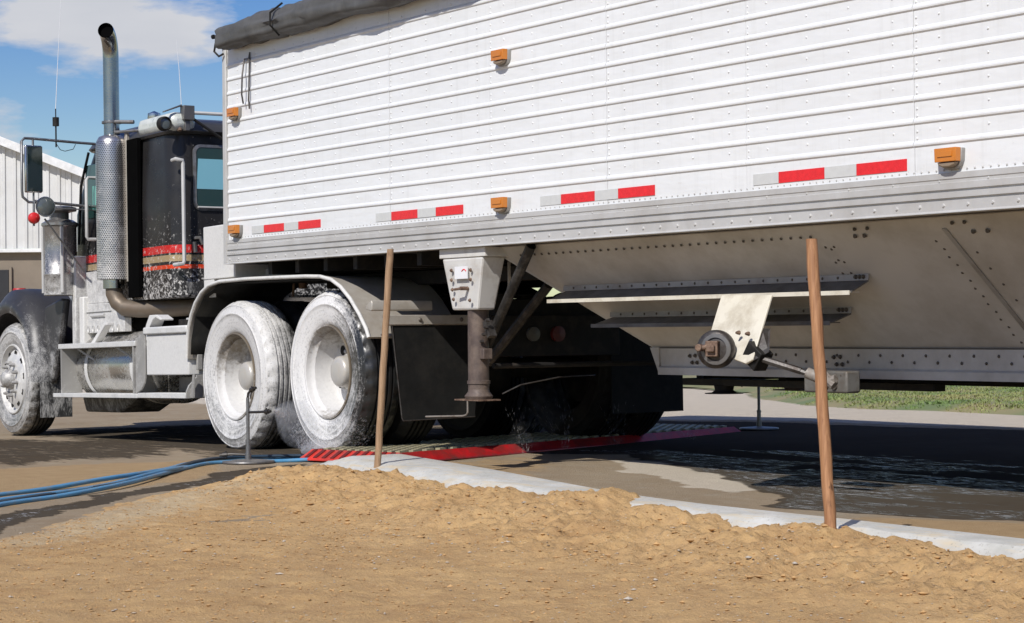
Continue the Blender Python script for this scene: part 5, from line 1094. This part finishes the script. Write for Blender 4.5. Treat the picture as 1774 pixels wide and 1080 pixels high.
# red wash mat lying across the lane
mt = thing('wash_mat', 'long red wash mat with yellow gridded top lying under the truck wheels', 'mat', (1.84, -.06, .010), rot=(0, 0, rad(107.5)))
ML, MW, MH = 3.80, .86, .065       # local x along the mat, local y across it
sl = .06
for s in (-1, 1):
    MB().hexa([(-.02, s * MW / 2, 0), (ML, s * MW / 2, 0), (ML - .05, s * (MW / 2 - sl), 0), (.03, s * (MW / 2 - sl), 0)], [(-.02, s * MW / 2, .012), (ML, s * MW / 2, .012), (ML - .05, s * (MW / 2 - sl), MH), (.03, s * (MW / 2 - sl), MH)]).build('side_ramp', 'red_mat_dark', mt, smooth=0, bevel=.004)
MB().hexa([(-.08, -MW / 2 + sl, 0), (-.08, MW / 2 - sl, 0), (.029, MW / 2 - sl, 0), (.029, -MW / 2 + sl, 0)], [(-.08, -MW / 2 + sl, .012), (-.08, MW / 2 - sl, .012), (.029, MW / 2 - sl, MH), (.029, -MW / 2 + sl, MH)]).build('end_ramp', 'red_mat', mt, smooth=0, bevel=.004)
m = MB()
for k in range(10): y = -MW / 2 + sl + .03 + k * .072; m.hexa([(-.070, y, .018), (-.070, y + .03, .018), (.018, y + .03, .062), (.018, y, .062)], [(-.070, y, .0225), (-.070, y + .03, .0225), (.018, y + .03, .0655), (.018, y, .0655)])
m.build('ramp_slots', 'mat_slot', mt, smooth=0)
box('mat_bed', (.03, -MW / 2 + sl + .001, 0), (ML - .051, MW / 2 - sl - .001, MH - .018), 'mat_base', mt, bevel=0)
m = MB(); 
for i in range(int(ML / .062) - 1):
    for j in range(12):
        x = .05 + i * .062; y = -MW / 2 + sl + .03 + j * .066 + (.033 if i % 2 else 0)
        if y > MW / 2 - sl - .06: continue
        m.box((x, y, MH - .0175), (x + .042, y + .036, MH + .006))
m.build('top_grid', 'mat_yellow', mt, kind='stuff', smooth=0)
# loose strips of scrap beyond the kerb
for (x0, y0, x1, y1, w) in ():
    pass

# ================================================================== water: spray and splashes
def water_mat():
    m, t, b = nmat('water_drops'); b.inputs['Base Color'].default_value = (.95, .96, .97, 1); b.inputs['Roughness'].default_value = .25; b.inputs['Alpha'].default_value = .38
    return m
M['water'] = water_mat()
def drops(n, src, dst, r0, r1, ln, sz, seed, gravity=0.0, power=1.0):
    rg = random.Random(seed); m = MB(); s = Vector(src); d = Vector(dst) - s; a = d.orthogonal().normalized(); b = d.normalized().cross(a)
    for i in range(n):
        t_ = rg.random() ** power; ang = rg.random() * 6.283; rr = math.sqrt(rg.random())
        off = (a * math.cos(ang) + b * math.sin(ang)) * rr; p = s + d * t_ + off * (r0 + (r1 - r0) * t_); p.z -= gravity * t_ * t_
        v = (d.normalized() + off * (r1 - r0) / max(d.length, .01)); v.z -= 2 * gravity * t_ / max(d.length, .1); v.normalize()
        l = ln * rg.uniform(.4, 1.4); w = sz * rg.uniform(.5, 1.5); q = v.orthogonal().normalized() * w; q2 = v.cross(q).normalized() * w
        if p.z < .01: continue
        m.add([p + v * l, p + q, p - q * .5 + q2 * .87, p - q * .5 - q2 * .87, p - v * l * .4], [(0, 1, 2), (0, 2, 3), (0, 3, 1), (4, 2, 1), (4, 3, 2), (4, 1, 3)])
    return m
m = drops(5200, (1.60, -.47, .325), (.86, .16, .22), .004, .17, .014, .0008, 1, .05)
m.build('nozzle_spray', 'water', smooth=0, kind='stuff', fixn=False)
m = drops(5200, (1.30, -.02, .045), (1.36, -.05, .20), .09, .19, .008, .0011, 3, 0, 2.4)
q = drops(900, (1.40, -.03, .06), (1.9, -.02, .24), .03, .10, .014, .0007, 33, .03, 1.2); m.add(q.v, q.f)
for k, (x, y, l, dx) in enumerate(((2.3, .9, .34, .10), (2.1, 1.35, .40, -.06), (1.9, 1.9, .30, .12), (1.62, 2.75, .12, .10))):
    q = drops(120, (x, y, .05), (x + dx, y - .05, .06 + l * .8), .03, .15, .020, .00045, 10 + k, .02, 1.5); m.add(q.v, q.f)
m.build('wheel_splash', 'water', smooth=0, kind='stuff', fixn=False)
def mist(name, rings, dens, seg=18):
    m, t, b = nmat(name + '_air'); t.nodes.remove(b); pv = nd(t, 'ShaderNodeVolumePrincipled'); pv.inputs['Color'].default_value = (.95, .96, 1, 1)
    n = noise(t, coords(t), 26, 5, .7); t.links.new(mth(t, 'MULTIPLY', ramp(t, n, .42, .66), dens), pv.inputs['Density']); t.links.new(pv.outputs[0], t.nodes['Material Output'].inputs['Volume'])
    o = MB().tube([r[0] for r in rings], [r[1] for r in rings], seg).build(name, m, smooth=60, kind='stuff'); return o
mist('spray_mist', [((1.60, -.47, .325), .006), ((1.45, -.35, .31), .045), ((1.20, -.13, .27), .11), ((.98, .05, .20), .16), ((.85, .15, .17), .14)], 1.8)
mist('far_splash_mist', [((2.15, .9, .05), .06), ((2.13, 1.1, .2), .14), ((2.1, 1.25, .38), .15), ((2.1, 1.3, .5), .06)], .35)
